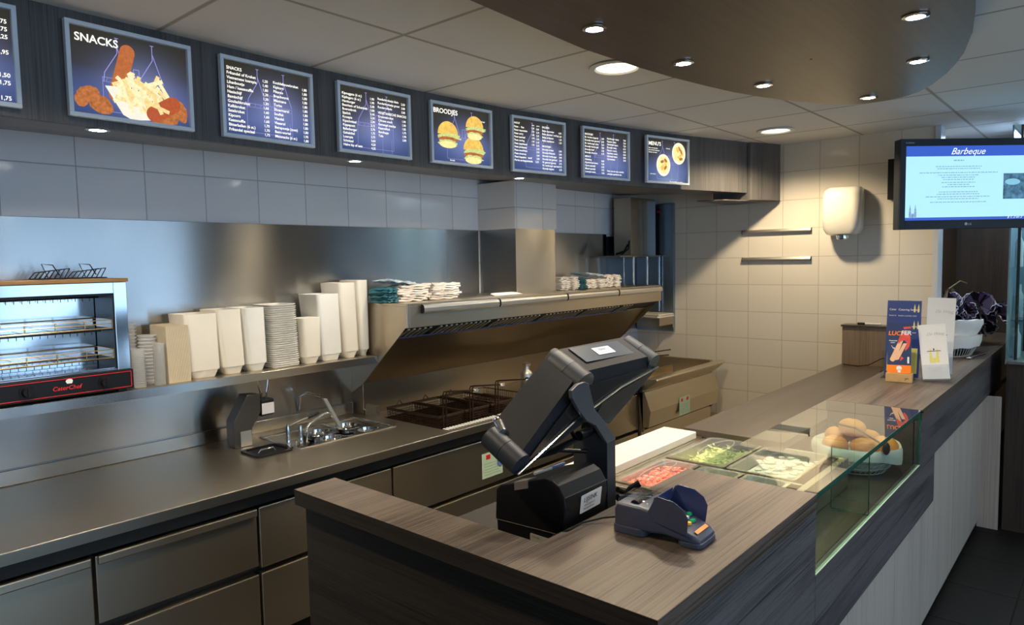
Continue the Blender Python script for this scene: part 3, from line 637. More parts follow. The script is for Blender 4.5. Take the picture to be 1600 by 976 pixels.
# glass case
t = thing('glass_case', 'frameless glass sneeze case set into the bar above the salad pans', 'glass case', (-2.5, -2.25, .852))
X0, X1 = -3.144, -1.837
bx('front_pane', m_glass, t, X0+.004, X1-.004, -2.432, -2.424, .852, 1.071)
bx('top_pane', m_glass, t, X0+.003, X1-.003, -2.433, -2.062, 1.072, 1.080)
bm = B()
box(bm, X0+.004, X1-.004, -2.4345, -2.4332, 1.0722, 1.0798); box(bm, X0+.004, X1-.004, -2.4335, -2.4322, 1.0632, 1.0708); box(bm, X1-.005, X1-.001, -2.4335, -2.424, .853, 1.071)
part('green_polished_edges', bm, m_glassedge, t)
bx('edge_bead', plain('pale_glass_bead', (.40, .50, .42), .3), t, X0+.004, X1-.004, -2.4335, -2.4235, .8505, .8518)
bx('divider_pane', m_glass, t, -2.578, -2.572, -2.422, -2.305, .852, 1.068)
bm = B()
box(bm, -2.5785, -2.5715, -2.424, -2.4225, .852, 1.068); box(bm, -2.5785, -2.5715, -2.3045, -2.303, .852, 1.068); box(bm, -2.5785, -2.5715, -2.422, -2.305, .850, .8515)
part('divider_edges', bm, m_glassedge, t)
bm = B(); tube(bm, [(X1-.003, -2.428, 1.075), (X1+.002, -2.440, 1.075)], .006, 8); part('glass_clip', bm, m_dark, t)

# salad wells
t = thing('steel_well_frame', 'steel frame around the salad pans behind the till', 'counter insert', (-2.7, -2.0, .846))
bm = B()
for a in ((-3.10, -3.07, -2.28, -1.715), (-2.31, -2.285, -2.28, -1.715), (-3.07, -2.31, -2.28, -2.255), (-3.07, -2.31, -1.735, -1.715), (-2.72, -2.705, -2.255, -1.735)): box(bm, a[0], a[1], a[2], a[3], .846, .957)
part('rim', bm, m_sst, t, bev=.0015)
bx('rail', m_ssf, t, -2.28, -1.86, -2.255, -2.215, .87, .884)
def pan(x0, x1, y0, y1, food, fname, label, heap=.006, knob=True):
    cx, cy, w, d = (x0+x1)/2, (y0+y1)/2, x1-x0, y1-y0; p = thing('salad_pan', label, 'food pan', (cx, cy, .958), group='steel pans in the salad counter')
    bm = B(); o_ = rrect(w, d, .012); i_ = rrect(w-.026, d-.026, .02); b_ = rrect(w-.05, d-.05, .02)
    loft(bm, [[(q[0], q[1], .9585-.958) for q in o_], [(q[0], q[1], .0045) for q in o_], [(q[0], q[1], .0045) for q in i_], [(q[0], q[1], -.06) for q in b_]], False)
    bm.faces.new([bm.verts.new((q[0], q[1], -.0601)) for q in b_]); obj('pan_body', bm, m_sst, p, smooth=True)
    bm = B(); N = 200 if food in (m_tom, m_let) else 110
    for k in range(N):
        a = random.uniform(-w/2+.03, w/2-.03); b = random.uniform(-d/2+.03, d/2-.03); z = -.035+random.uniform(0, .012)+heap*(1-abs(a)/w*2)
        if food is m_tom: 
            s = random.uniform(.005, .009); blob(bm, (a, b, z+.01), s, 1.2, 1, .8, 1, .25)
        elif food is m_let: 
            s = random.uniform(.010, .018); r = random.uniform(0, PI); c, q = math.cos(r)*s, math.sin(r)*s
            v = [bm.verts.new((a+c, b+q, z+random.uniform(0, .014))), bm.verts.new((a-q*.4, b+c*.4, z+.008)), bm.verts.new((a-c, b-q, z+random.uniform(0, .012))), bm.verts.new((a+q*.4, b-c*.4, z+.002))]; bm.faces.new(v)
        else: s = random.uniform(.010, .016); lathe(bm, [(s, z), (s, z+.004), (0, z+.0045)], (a, b, 0), 10)
    bx_ = [(-w/2+.027, -d/2+.027), (w/2-.027, -d/2+.027), (w/2-.027, d/2-.027), (-w/2+.027, d/2-.027)]
    hexa(bm, [(q[0], q[1], -.058) for q in bx_], [(q[0], q[1], -.036) for q in bx_])
    f = obj(fname, bm, food, p, smooth=True); f['kind'] = 'stuff'
    bm = B(); l1 = rrect(w-.020, d-.020, .018); l2 = rrect(w-.055, d-.05, .03)
    loft(bm, [[(q[0], q[1], .0050) for q in l1], [(q[0], q[1], .0068) for q in l1], [(q[0], q[1], .0068) for q in l2], [(q[0]*.96, q[1]*.96, .0135) for q in l2]], False)
    bm.faces.new([bm.verts.new((q[0]*.96, q[1]*.96, .0135)) for q in l2])
    ld = obj('clear_lid', bm, m_lid, p, smooth=True)
    if knob:
        bm = B(); n = 24; ring = [(.36*w*math.cos(2*PI*k/n), .17*d*math.sin(2*PI*k/n), .0155) for k in range(n)]; tube(bm, ring+[ring[0]], .0022, 6, False); obj('oval_grip', bm, m_lid, ld, smooth=True)
pan(-3.068, -2.722, -1.895, -1.737, m_tom, 'diced_tomatoes', 'salad pan of diced tomatoes next to the till')
pan(-2.703, -2.312, -1.972, -1.737, m_let, 'mixed_lettuce', 'salad pan of lettuce between white cutting board and glass case')
pan(-2.703, -2.312, -2.225, -1.978, m_onion, 'chopped_onion', 'large pale salad pan under the glass, furthest from the cutting board')
pan(-3.068, -2.722, -2.060, -1.902, m_cuc, 'cucumber_slices', 'small salad pan behind the tomatoes, its lid half covered by bar top')
pan(-3.068, -2.722, -2.225, -2.067, m_onion, 'chopped_onion', 'small salad pan deepest under the glass beside the bar top')
bm = B(); box(bm, -3.12, -2.392, -1.712, -1.56, .965, .995)
o = obj('cutting_board', bm, m_board, label='long white cutting board behind the salad pans', bev=.004); o['category'] = 'cutting board'
bm = B(); box(bm, -3.12, -2.345, -1.7145, -1.56, .40, .9645); o = obj('steel_cabinet_panel', bm, m_ssf, label='steel cabinet front beneath the white cutting board'); o['category'] = 'cabinet'

# bread basket in the case
bc = (-2.02, -2.238, .8465)
t = thing('bread_basket', 'round wire basket lined with white cloth and filled with bread rolls', 'basket', bc)
bm = B()
for z, r in ((.004, .105), (.028, .124), (.05, .136), (.075, .148), (.098, .158)):
    ring = [(bc[0]+r*math.cos(2*PI*k/32), bc[1]+r*math.sin(2*PI*k/32), bc[2]+z) for k in range(33)]; tube(bm, ring, .0022, 6, False)
for k in range(36):
    a = 2*PI*k/36; tube(bm, [(bc[0]+r*math.cos(a+.2*i), bc[1]+r*math.sin(a+.2*i), bc[2]+z) for i, (z, r) in enumerate(((.004, .105), (.05, .136), (.098, .158)))], .0015, 5)
part('wicker_basket', bm, m_wicker, t)
bm = B(); n = 48; rows = []
for z, r, w in ((.012, .095, 0), (.06, .130, .001), (.100, .155, .002), (.112, .162, .003), (.100, .167, .004), (.075, .166, .006), (.060, .163, .008)):
    rows.append([(bc[0]+(r+w*math.sin(7*2*PI*k/n+1))*math.cos(2*PI*k/n), bc[1]+(r+w*math.sin(7*2*PI*k/n+1))*math.sin(2*PI*k/n), bc[2]+z-(.012*math.sin(3*2*PI*k/n) if w > .005 else 0)) for k in range(n)])
loft(bm, rows, False); bm.faces.new([bm.verts.new(p) for p in rows[0]]); part('cloth_liner', bm, m_cloth, t, smooth=True)
proto = None
for i, (x, y, z, r, lb) in enumerate([(-.080, .06, .105, 0, 'bread roll at the left back of the basket'), (.035, .085, .115, .5, 'bread roll at the right back of the basket'), (-.050, -.045, .105, 1.2, 'bread roll in the middle front of the basket'), (.080, -.01, .110, 2.1, 'bread roll at the right side of the basket'), (.005, .02, .165, .8, 'bread roll lying on top of the others in the basket'), (.045, -.095, .100, .3, 'bread roll at the front glass side of the basket')]):
    if proto is None:
        bm = B(); blob(bm, (0, 0, 0), .050, 1.22, 1.0, .78, 3)
        for v in bm.verts: v.co.z -= .007*math.exp(-(v.co.y/.006)**2)*(v.co.z > 0)
        proto = obj('bread_roll', bm, m_roll, smooth=True); proto['category'] = 'bread roll'; proto['group'] = 'bread rolls in the basket'; b_ = proto
    else: b_ = proto.copy(); COL.objects.link(b_)
    b_.location = (bc[0]+x, bc[1]+y, bc[2]+z); b_.rotation_euler = (.15, .1, r); b_['label'] = lb
# tongs
t = thing('serving_tongs', 'dark serving tongs lying across the bread rolls', 'tongs', (-2.1, -2.3, .98)); bm = B()
tube(bm, [(-2.10, -2.17, 1.04), (-2.12, -2.26, 1.035), (-2.125, -2.36, .985)], .004, 8); blob(bm, (-2.127, -2.372, .972), .02, 1, .7, 1.3, 2); part('tong_arm', bm, m_dark, t, smooth=True)

# ------------------------------------------------------------------ right side: leaflets, bowl, flowers, showcase
t = thing('leaflet_holder', 'clear acrylic holder with blue catering leaflets', 'leaflet holder', (-1.02, -2.2, BT))
def panelq(name, mat, par, o, ex, ez, w, h, th=.002, local=False, **k):
    bm = B(); box(bm, 0, w, 0, th, 0, h); place_plane(bm, o, ex, ez); return part(name, bm, mat, par, **k)
def text_on(name, mat, par, lines, o, ex, ez, off=.0006, **k):
    bm = text_mesh(lines, weight=k.get('weight', 0), shear=k.get('shear', 0))
    for v in bm.verts: v.co.y = -off
    place_plane(bm, o, ex, ez); return part(name, bm, mat, par)
def shapes_on(name, mat, par, polys, o, ex, ez, off=.0006):
    bm = B()
    for i, p in enumerate(polys): flat(bm, p, -off)
    place_plane(bm, o, ex, ez); return part(name, bm, mat, par)
ex = Vector((.08, -.99, 0)).normalized(); ez = Vector((.22, .03, 1)).normalized()
o1 = Vector((-1.055, -2.105, BT+.004))
panelq('acrylic_back', m_acry, t, o1+Vector((.035, .0, 0)), ex, ez, .155, .40, .003)
panelq('acrylic_front', m_acry, t, o1+Vector((-.045, 0, 0)), ex, ez, .155, .14, .003)
panelq('acrylic_foot', m_acry, t, o1+Vector((-.05, 0, -.003)), ex, Vector((1, 0, 0)), .155, .14, .003)
def church(w): # two-tower gatehouse outline used on all the prints
    P = []
    for s in (-.25, .25): P += [[(w*(s-.11), 0), (w*(s+.11), 0), (w*(s+.10), w*.62), (w*(s-.10), w*.62)], [(w*(s-.10), w*.64), (w*(s+.10), w*.64), (w*s, w*1.25)]]
    P.append([(-w*.13, 0), (w*.13, 0), (w*.13, w*.40), (-w*.13, w*.40)]); return P
def moved(P, x, z): return [[(p[0]+x, p[1]+z) for p in q] for q in P]
for i, (dx, dy, dz, lb) in enumerate([(.028, 0, .0, 'navy catering leaflet at the back left of the acrylic holder'), (.020, -.045, .0, 'navy catering leaflet at the back right of the acrylic holder'), (-.012, -.052, -.085, 'navy catering leaflet in the middle row, mostly behind the red lettered flyer')]):
    q = thing('catering_leaflet', lb, 'leaflet', (-1.0, -2.15, BT+.01), group='catering leaflets in the acrylic holder'); oo = o1+Vector((dx, dy, .006))+ez*(.0)
    W_, H_ = .115, (.395 if i < 2 else .31)
    panelq('leaflet_sheet', m_blue, q, oo, ex, ez, W_, H_, .0015)
    text_on('lettering', m_paper, q, [('Catering Service', .010, H_-.052, .0145, 'LEFT'), ('feesten en partijen vanaf', .010, H_-.082, .0085, 'LEFT')], oo, ex, ez, weight=.01)
    shapes_on('yellow_towers', m_yelp, q, moved(church(.035), W_-.022, H_-.060)[:4], oo, ex, ez)
    shapes_on('yellow_card', m_yelp, q, [[(.01, .02), (W_-.01, .02), (W_-.01, .15), (.01, .15)]], oo, ex, ez, .0005)
# oak block with the flyer
t = thing('oak_block_stand', 'small oak block holding the orange and navy snack flyer', 'leaflet stand', (-1.17, -2.19, BT))
ex2 = Vector((.10, -.99, 0)).normalized(); ob = Vector((-1.19, -2.150, BT+.0005))
bm = B(); box(bm, 0, .118, 0, .055, 0, .042); place_plane(bm, ob, ex2, (0, 0, 1)); part('oak_block', bm, m_woodblk, t, bev=.001)
text_on('burnt_mark', m_ink, t, [('JJM', .085, .014, .014, 'LEFT')], ob, ex2, (0, 0, 1))
t = thing('snack_flyer', 'tall navy flyer with red and white lettering and orange base in oak block', 'flyer', (-1.17, -2.19, BT+.03))
ez2 = Vector((.13, .02, 1)).normalized(); of = ob+Vector((.020, -.002, .0425)); ex2b = Vector((.10, -.99, .02)).normalized()
panelq('flyer_sheet', m_navy, t, of, ex2b, ez2, .107, .250, .002)
shapes_on('orange_band', m_orange, t, [[(0, 0), (.107, 0), (.107, .040), (0, .040)]], of, ex2b, ez2, .0005)
shapes_on('round_emblem', m_paper, t, [ell(.054, .024, .0125, .012, 20), [(.047, .004), (.060, .002), (.062, .02), (.05, .02)]], of, ex2b, ez2, .0009)
shapes_on('sausage_picture', m_sausage, t, [[(.018, .058), (.012, .068), (.052, .165), (.072, .168), (.038, .066), (.028, .056)], [(.040, .064), (.034, .070), (.072, .150), (.088, .150), (.052, .068)]], of, ex2b, ez2, .0007)
shapes_on('red_meat_picture', m_redp, t, [[(.048, .145), (.050, .170), (.058, .192), (.072, .203), (.090, .200), (.102, .186), (.103, .160), (.098, .135), (.090, .122), (.080, .112), (.078, .122), (.086, .140), (.084, .158), (.074, .166), (.060, .158)], [(.070, .232), (.104, .236), (.104, .224), (.074, .220)], [(.058, .06), (.074, .075), (.062, .085)]], of, ex2b, ez2, .0010)
text_on('red_lettering', m_orange, t, [('LUCI', .004, .190, .029, 'LEFT')], of, ex2b, ez2, .0013, weight=.03, shear=.12)
text_on('white_lettering', m_paper, t, [('FER', .060, .193, .029, 'LEFT'), ('Knapperige', .008, .160, .008, 'LEFT'), ('snack!', .014, .150, .008, 'LEFT')], of, ex2b, ez2, .0014, weight=.03, shear=.12)
shapes_on('white_arrow', m_paper, t, [[(.018, .138), (.020, .138), (.026, .126), (.034, .124), (.030, .130), (.034, .122), (.028, .116), (.031, .122), (.024, .124)], [(.090, .05), (.098, .05), (.098, .082), (.090, .082)]], of, ex2b, ez2, .0008)
# two white cards in acrylic stands
def card(name, lb, o, ex, ez, w, h, grp):
    q = thing(name, lb, 'card', (o.x, o.y, BT), group=grp)
    panelq('card_sheet', m_paper, q, o, ex, ez, w, h, .0015)
    text_on('grey_script', m_grey, q, [('De Waag', w*.28, h*.80, w*.17, 'LEFT')], o, ex, ez, shear=.4)
    shapes_on('yellow_tower_print', m_yelp, q, moved(church(w*.50), w*.5, h*.30), o, ex, ez)
    shapes_on('dark_roof_print', m_ink, q, [[(w*.25, h*.505), (w*.75, h*.505), (w*.75, h*.515), (w*.25, h*.515)], ell(w*.5, h*.54, w*.025, w*.05, 8)], o, ex, ez, .0009)
    text_on('small_print', m_grey, q, [('cadeaubon voor een heerlijk', w*.22, h*.20, w*.045, 'LEFT'), ('diner bij ons restaurant', w*.26, h*.17, w*.045, 'LEFT'), ('vraag aan de bar', w*.32, h*.14, w*.045, 'LEFT')], o, ex, ez)
    a = o+Vector((-.025, 0, -.002)); panelq('acrylic_pocket', m_acry, q, a, ex, ez, w*1.04, h*.28, .002); panelq('acrylic_base', m_acry, q, a, ex, Vector((1, 0, 0)), w*1.04, .07, .002)
card('gift_card', 'large white card behind, propped against the acrylic holder beside the basket', Vector((-.95, -2.275, BT+.03)), Vector((.03, -.99, -.02)).normalized(), Vector((.06, .17, 1)).normalized(), .125, .385, 'white tower cards on the bar')
card('gift_card', 'smaller white card in front, leaning right beside the orange flyer', Vector((-1.10, -2.300, BT+.012)), Vector((.05, -.99, .12)).normalized(), Vector((.12, .21, 1)).normalized(), .118, .272, 'white tower cards on the bar')

# white bowl basket behind cards
bc2 = (.12, -2.25, BT)
t = thing('white_bowl_basket', 'oval white wicker basket with cream cloth behind the white cards', 'basket', bc2)
bm = B()
for k in range(44):
    a = 2*PI*k/44; tube(bm, [(bc2[0]+rx*math.cos(a), bc2[1]+ry*math.sin(a), bc2[2]+z) for z, rx, ry in ((.003, .19, .085), (.04, .22, .105), (.08, .245, .122))], .003, 6)
for z, rx, ry in ((.004, .19, .085), (.083, .247, .124)):
    tube(bm, [(bc2[0]+rx*math.cos(2*PI*k/36), bc2[1]+ry*math.sin(2*PI*k/36), bc2[2]+z) for k in range(37)], .005, 6, False)
part('wicker_frame', bm, m_wicker, t)
bm = B(); n = 48; rows = []
for z, rx, ry in ((.06, .25, .128), (.092, .262, .138), (.115, .265, .140), (.105, .21, .105), (.14, .22, .125), (.19, .26, .145), (.212, .262, .142), (.20, .21, .10), (.19, .12, .05)):
    rows.append([(bc2[0]+rx*math.cos(2*PI*k/n), bc2[1]+ry*math.sin(2*PI*k/n), bc2[2]+z+(.003*math.sin(9*2*PI*k/n))+.02*math.cos(2*PI*k/n+2.4)*(z > .1)) for k in range(n)])
loft(bm, rows, False); bm.faces.new([bm.verts.new(p) for p in rows[-1]]); part('cream_cloth', bm, m_cloth, t, smooth=True)
t = thing('metal_spoon', 'small metal spoon lying on the bar beside the wicker basket', 'spoon', (.05, -2.37, BT)); bm = B(); tube(bm, [(-.06, -2.36, BT+.006), (.0, -2.372, BT+.010), (.22, -2.40, BT+.006)], .0035, 8); blob(bm, (-.09, -2.355, BT+.008), .018, 1.3, .9, .4, 2); part('spoon_body', bm, m_alu, t, smooth=True)
# flowers
pc = (.62, -2.20, BT)
t = thing('flower_pot', 'dark purple pot with black and white artificial flowers on the far bar', 'flower pot', pc)
bm = B(); lathe(bm, [(.065, 0), (.10, .05), (.125, .12), (.12, .165), (.105, .168), (.10, .12), (.0, .11)], pc, 28); part('pot', bm, m_pot, t, smooth=True)
for i, (dx, dy, dz, r) in enumerate([(-.30, .05, .26, .085), (-.13, .06, .28, .10), (.02, -.03, .22, .085), (.10, -.09, .27, .11), (.17, -.20, .20, .10), (.22, -.10, .12, .10), (-.05, .0, .17, .08)]):
    c = Vector((pc[0]+dx, pc[1]+dy, pc[2]+dz)); f = B(); bm = B()
    for k in range(26):
        th = random.uniform(0, 2*PI); ph = math.acos(random.uniform(-.5, 1)); d = Vector((math.sin(ph)*math.cos(th), math.sin(ph)*math.sin(th), math.cos(ph))); u = d.orthogonal().normalized(); w = d.cross(u)
        pts = []
        for j in range(9):
            a = -1.3+2.6*j/8; pts.append(c+d*r*(.75+.25*math.cos(a)+random.uniform(-.05, .05))+u*r*.40*math.sin(a)+w*r*.10*random.uniform(-1, 1))
        fc = [bm.verts.new(c+d*r*.2)]+[bm.verts.new(p) for p in pts]; bm.faces.new(fc)
        if k % 2: tube(f, pts, .0028, 4)
    fl = part('flower_head', bm, m_flower, t); e = B(); f.verts.ensure_lookup_table()
    for v in f.verts: v.co -= Vector(t.location)
    obj('petal_edges', f, m_petal, fl)
bm = B()
for k in range(7): tube(bm, [(pc[0], pc[1], pc[2]+.12), (pc[0]-.1+.05*k, pc[1]+.02, pc[2]+.2), (pc[0]-.25+.08*k, pc[1]+.05-.04*k, pc[2]+.26)], .004, 5)
tube(bm, [(pc[0]-.1, pc[1]+.05, pc[2]+.25), (pc[0]-.14, pc[1]+.05, pc[2]+.40), (pc[0]-.06, pc[1], pc[2]+.45), (pc[0]+.02, pc[1]-.03, pc[2]+.43)], .005, 5)
for a, b in (((-.35, .05, .33), (-.16, .05, .40)), ((-.14, .05, .40), (-.02, .02, .35))):
    p, q = Vector(pc)+Vector(a), Vector(pc)+Vector(b); m = (p+q)/2; bm.faces.new([bm.verts.new(p), bm.verts.new(m+Vector((0, 0, .03))), bm.verts.new(q), bm.verts.new(m-Vector((0, .01, .02)))])
part('stems', bm, m_leaf, t)

# glass showcase at the right edge
t = thing('glass_showcase', 'tall bluish glass showcase on dark wood base at the right edge', 'display cabinet', (.5, -3.4, 0))
bx('wood_base', m_dkwall, t, .12, .75, -4.6, -2.522, 0, 1.035)
bx('chrome_sill', m_chrome, t, .105, .12, -4.6, -2.53, 1.037, 1.056, bev=.003)
bx('granite_shelf', m_speck, t, .1205, .75, -4.6, -2.512, 1.036, 1.060)
bx('front_glass', m_glass, t, .13, .138, -4.6, -2.512, 1.061, 2.48)
bx('side_panel', plain('pale_blue_side', (.25, .32, .42), .4, 0, .35, 0, 14), t, .139, .70, -2.520, -2.512, 1.061, 2.48)
bx('back_panel', plain('showcase_back_blue', (.22, .30, .42), .35, 0, .4, 0, 6), t, .70, .75, -4.6, -2.512, 1.061, 2.48)
for z in (1.30, 1.62, 1.95): bx('glass_shelf', m_glass, t, .15, .69, -4.55, -2.53, z, z+.008)
for y in (-2.56, -2.85):
    for x in (.16, .66): bm = B(); tube(bm, [(x, y, 1.061), (x, y, 2.48)], .008, 8); part('shelf_post', bm, m_dark, t)
l = lamp('showcase_fill_lamp', 'AREA', (-.12, .75, 2.46), 30, (.72, .86, 1), .3); l.data.shape = 'RECTANGLE'; l.data.size = .3; l.data.size_y = 1.6; l.parent = t  # cool lamp added to brighten the dark showcase interior
pr0 = None
spots_ = []
for z in (1.061, 1.309, 1.629, 1.959):
    for k in range(8): spots_.append((.24+.1*(k % 2)+.12*random.random(), -2.555-.052*k, z))
for i, (x, y, z) in enumerate(spots_):
    if pr0 is None:
        bm = B(); lathe(bm, [(.020, 0), (.022, .01), (.022, .14), (.010, .17), (.009, .21), (.012, .212), (0, .213)], (0, 0, 0), 14); pr0 = obj('glass_bottle', bm, m_stripe, smooth=True)
        b_ = pr0; b_['category'] = 'bottle'; b_['group'] = 'pale bottles in the glass showcase'; b_['label'] = 'slim pale blue bottle on a shelf inside the glass showcase'
    else: b_ = pr0.copy(); COL.objects.link(b_)
    b_['label'] = 'slim pale blue bottle on the %s shelf inside the glass showcase' % ('speckled bottom', 'lower glass', 'middle glass', 'top glass')[i//8]; b_['group'] = 'pale bottles on the %s shelf of the showcase' % ('bottom', 'lower', 'middle', 'top')[i//8]
    b_.location = (x, y, z+.0005); b_.scale = (1, 1, random.uniform(.9, 1.1))

# television
TC = Vector((-.316, -2.349, 2.114)); H = Vector((_sy, -_cy, 0))
ex_t = (H+Vector((.03, .035, 0))).normalized(); ez_t = Vector((0, 0, 1))
rz = math.atan2(ex_t.y, ex_t.x)
t = thing('flat_television', 'flat screen television showing a blue and white page, on wall arm', 'television', (TC.x, TC.y, TC.z-.254), rz)
def L(bm, *a): box(bm, *a); return bm
w, h = .395, .508
obj('casing', L(B(), -w, w, 0, .055, 0, h), m_blueblk, t, bev=.004)
bm = B(); box(bm, -w, -w+.034, -.008, -.0005, 0, h); box(bm, w-.034, w, -.008, -.0005, 0, h); box(bm, -w+.034, w-.034, -.008, -.0005, 0, .050); box(bm, -w+.034, w-.034, -.008, -.0005, h-.040, h)
obj('bezel', bm, m_blueblk, t, bev=.002)
sw0, sw1, sz0, sz1 = -w+.034, w-.034, .050, h-.040
obj('lit_screen', L(B(), sw0, sw1, -.003, -.001, sz0, sz1), emis('screen_pale_cyan', (.42, .78, .98), 1.05), t)
m_sb = emis('screen_royal_blue', (.035, .11, .62), .9)
bm = B(); box(bm, sw0, sw1, -.0035, -.0031, sz1-.058, sz1); box(bm, sw0, sw1, -.0035, -.0031, sz0, sz0+.016); obj('screen_blue_bars', bm, m_sb, t)
bm = text_mesh([('Barbeque', 0, sz1-.048, .052, 'CENTER'), ('$ 1, 2 en 3', .33, sz0+.006, .02, 'RIGHT')], shear=.45)
for v in bm.verts: v.co.y = -.0040
obj('screen_title', bm, emis('screen_white', (.9, .96, 1), 1.1), t)
bm = B()
for i, (q, wd) in enumerate([(0, .06), (1.6, .27), (2.2, .25), (3.3, .46), (4, .24), (4.6, .20), (5.2, .18), (6, .20), (6.6, .13), (7.2, .19), (8.6, .23), (9.2, .25), (9.9, .38), (10.5, .24), (11.4, .33)]):
    z = sz1-.085-q*.0205; x = -.05-wd/2; k = 0
    while x < -.05+wd/2: 
        l = .006+.016*random.random(); box(bm, x, min(x+l, -.05+wd/2), -.0036, -.0032, z, z+(.0042 if i else .006)); x += l+.004
obj('screen_small_text', bm, emis('screen_grey_text', (.22, .40, .52), .9), t)
bm = B(); flat(bm, [(.215, .165), (sw1, .165), (sw1, .31), (.215, .31)], -.0034); obj('screen_grill_photo', bm, print_mat('screen_photo_print', (.10, .26, .42), .8, .8, 30), t)
bm = B(); flat(bm, ell(.27, .262, .045, .018), -.0037); obj('screen_grill_lid', bm, emis('screen_light_blue', (.25, .6, .78), .9), t)
bm = B()
for p in moved(church(.062), -.315, sz0+.014): flat(bm, p, -.0037)
obj('screen_tower_logo', bm, print_mat('screen_logo_print', (.28, .45, .75), .8, .5, 160), t)
bm = text_mesh([('FLATRON', -w+.03, h-.026, .011, 'LEFT'), ('LG', .010, .020, .017, 'LEFT')], weight=.01)
for v in bm.verts: v.co.y = -.0085
flat(bm, ell(-.002, .0265, .0085, .0085), -.0085); obj('maker_mark', bm, m_grey, t)
bm = B(); box(bm, -.15, .15, .056, .09, .15, .36); obj('mount_plate', bm, m_dark, t)
t = thing('wall_bracket', 'black television bracket box on the end wall left of the screen', 'bracket', (-.06, -1.93, 2.06))
bx('bracket_box', m_dark, t, -.075, -.002, -1.955, -1.885, 2.07, 2.325, bev=.002)
bm = B(); tube(bm, [(-.05, -1.9555, 2.2), (-.12, -2.10, 2.2), (-.19, -2.19, 2.2)], .018, 8); part('bracket_arm', bm, m_dark, t)

# hand dryer
t = thing('hand_dryer', 'white hand dryer mounted on the tiled end wall', 'hand dryer', (-.1, -1.65, 1.84))
yc = -1.625
def dsec(z, w, d, r): return [(-.003-d/2+q[0], yc+q[1], z) for q in rrect(d, w, r, 6)]
bm = B(); loft(bm, [[(-.003-d/2+q[0], yc+q[1], z+(0)) for q in rrect(d, w_, min(r, d/2.1), 6)] for z, w_, d, r in ((1.853, .17, .12, .04), (1.862, .20, .150, .05), (1.90, .235, .165, .05), (2.00, .245, .168, .055), (2.12, .242, .160, .055), (2.150, .232, .150, .055), (2.168, .205, .125, .05), (2.174, .15, .08, .035))])
part('casing', bm, m_white, t, smooth=True)
bm = B(); lathe(bm, [(.040, 1.8525), (.040, 1.832), (.034, 1.826), (.028, 1.83), (.028, 1.8515), (0, 1.851)], (-.09, yc, 0), 24); part('nozzle', bm, m_chrome, t, smooth=True)
# rails on end wall
for i, (z, lb) in enumerate(((1.888, 'upper aluminium paper rail on the tiled end wall'), (1.688, 'lower aluminium paper rail on the tiled end wall'))):
    r = thing('wall_rail', lb, 'paper rail', (-.01, -1.15, z), group='paper rails on the end wall')
    bm = B(); prism(bm, [(-.0015, -1.395, z), (-.022, -1.395, z+.002), (-.024, -1.395, z+.012), (-.016, -1.395, z+.027), (-.0015, -1.395, z+.030)], (0, .49, 0)); part('rail_profile', bm, m_alu, r)
    bm = B()
    for y in (-1.3985, -.9045): prism(bm, [(-.0015, y, z-.001), (-.023, y, z+.001), (-.025, y, z+.012), (-.017, y, z+.028), (-.0015, y, z+.031)], (0, .003, 0))
    part('end_cap', bm, m_dark, r)

# ------------------------------------------------------------------ toaster and rack
TX0, TX1, TY0, TY1 = -4.80, -4.046, -.232, -.03
t = thing('grill_toaster', 'two level steel grill toaster with black control panel on the wall shelf', 'toaster', (-4.42, -.13, 1.262))
bm = B()
box(bm, TX0, TX0+.04, TY0, TY1, 1.345, 1.672); box(bm, TX1-.045, TX1, TY0, TY1, 1.345, 1.672)
box(bm, TX0+.04, TX1-.045, TY0, TY1, 1.630, 1.672); box(bm, TX0+.04, TX1-.045, TY0+.004, TY1, 1.345, 1.352)
part('steel_body', bm, m_mirror, t, bev=.002)
bx('back_wall', m_mirror, t, TX0+.0405, TX1-.0455, TY1-.012, TY1-.001, 1.3525, 1.6295)
bm = B(); box(bm, TX0+.0405, TX1-.0455, TY0+.006, TY0+.010, 1.6235, 1.6298); box(bm, TX1-.0495, TX1-.0456, TY0+.004, TY1-.02, 1.353, 1.629)
part('opening_edge', bm, m_dark, t)
bx('drip_sheet', m_mirror, t, TX0+.045, TX1-.05, TY0+.012, TY1-.02, 1.3525, 1.356)
bx('top_plate', m_brown, t, TX0-.004, TX1+.006, TY0-.004, TY1+.004, 1.6725, 1.686, bev=.001)
bx('control_panel', m_dark, t, TX0, TX1+.006, TY0-.004, TY1, 1.272, 1.3445, bev=.003)
bm = B(); a, b, c, d = TX0+.01, TX1-.002, 1.279, 1.338
for q in ((a, b, c, c+.0022), (a, b, d-.0022, d), (a, a+.0022, c, d), (b-.0022, b, c, d)): box(bm, q[0], q[1], TY0-.0055, TY0-.0042, q[2], q[3])
part('red_border', bm, m_red, t)
for x in (-4.382, -4.139):
    bm = B(); tube(bm, [(x, TY0-.0045, 1.308), (x, TY0-.010, 1.308)], .024, 24); tube(bm, [(x, TY0-.010, 1.308), (x, TY0-.027, 1.308)], [.020, .016], 24); box(bm, x-.004, x+.004, TY0-.032, TY0-.027, 1.293, 1.323); part('control_knob', bm, m_dark, t, smooth=True)
bm = text_mesh([('CaterChef', -4.308, 1.298, .021, 'LEFT')], weight=.005, shear=.2)
for v in bm.verts: v.co.y = TY0-.0048
part('red_lettering', bm, m_red, t)
bm = B(); fl_ = [(-4.262, 1.319), (-4.246, 1.319), (-4.243, 1.328), (-4.246, 1.334), (-4.254, 1.336), (-4.262, 1.334), (-4.266, 1.328)]; flat(bm, fl_, TY0-.0049); part('chef_hat_mark', bm, m_paper, t)
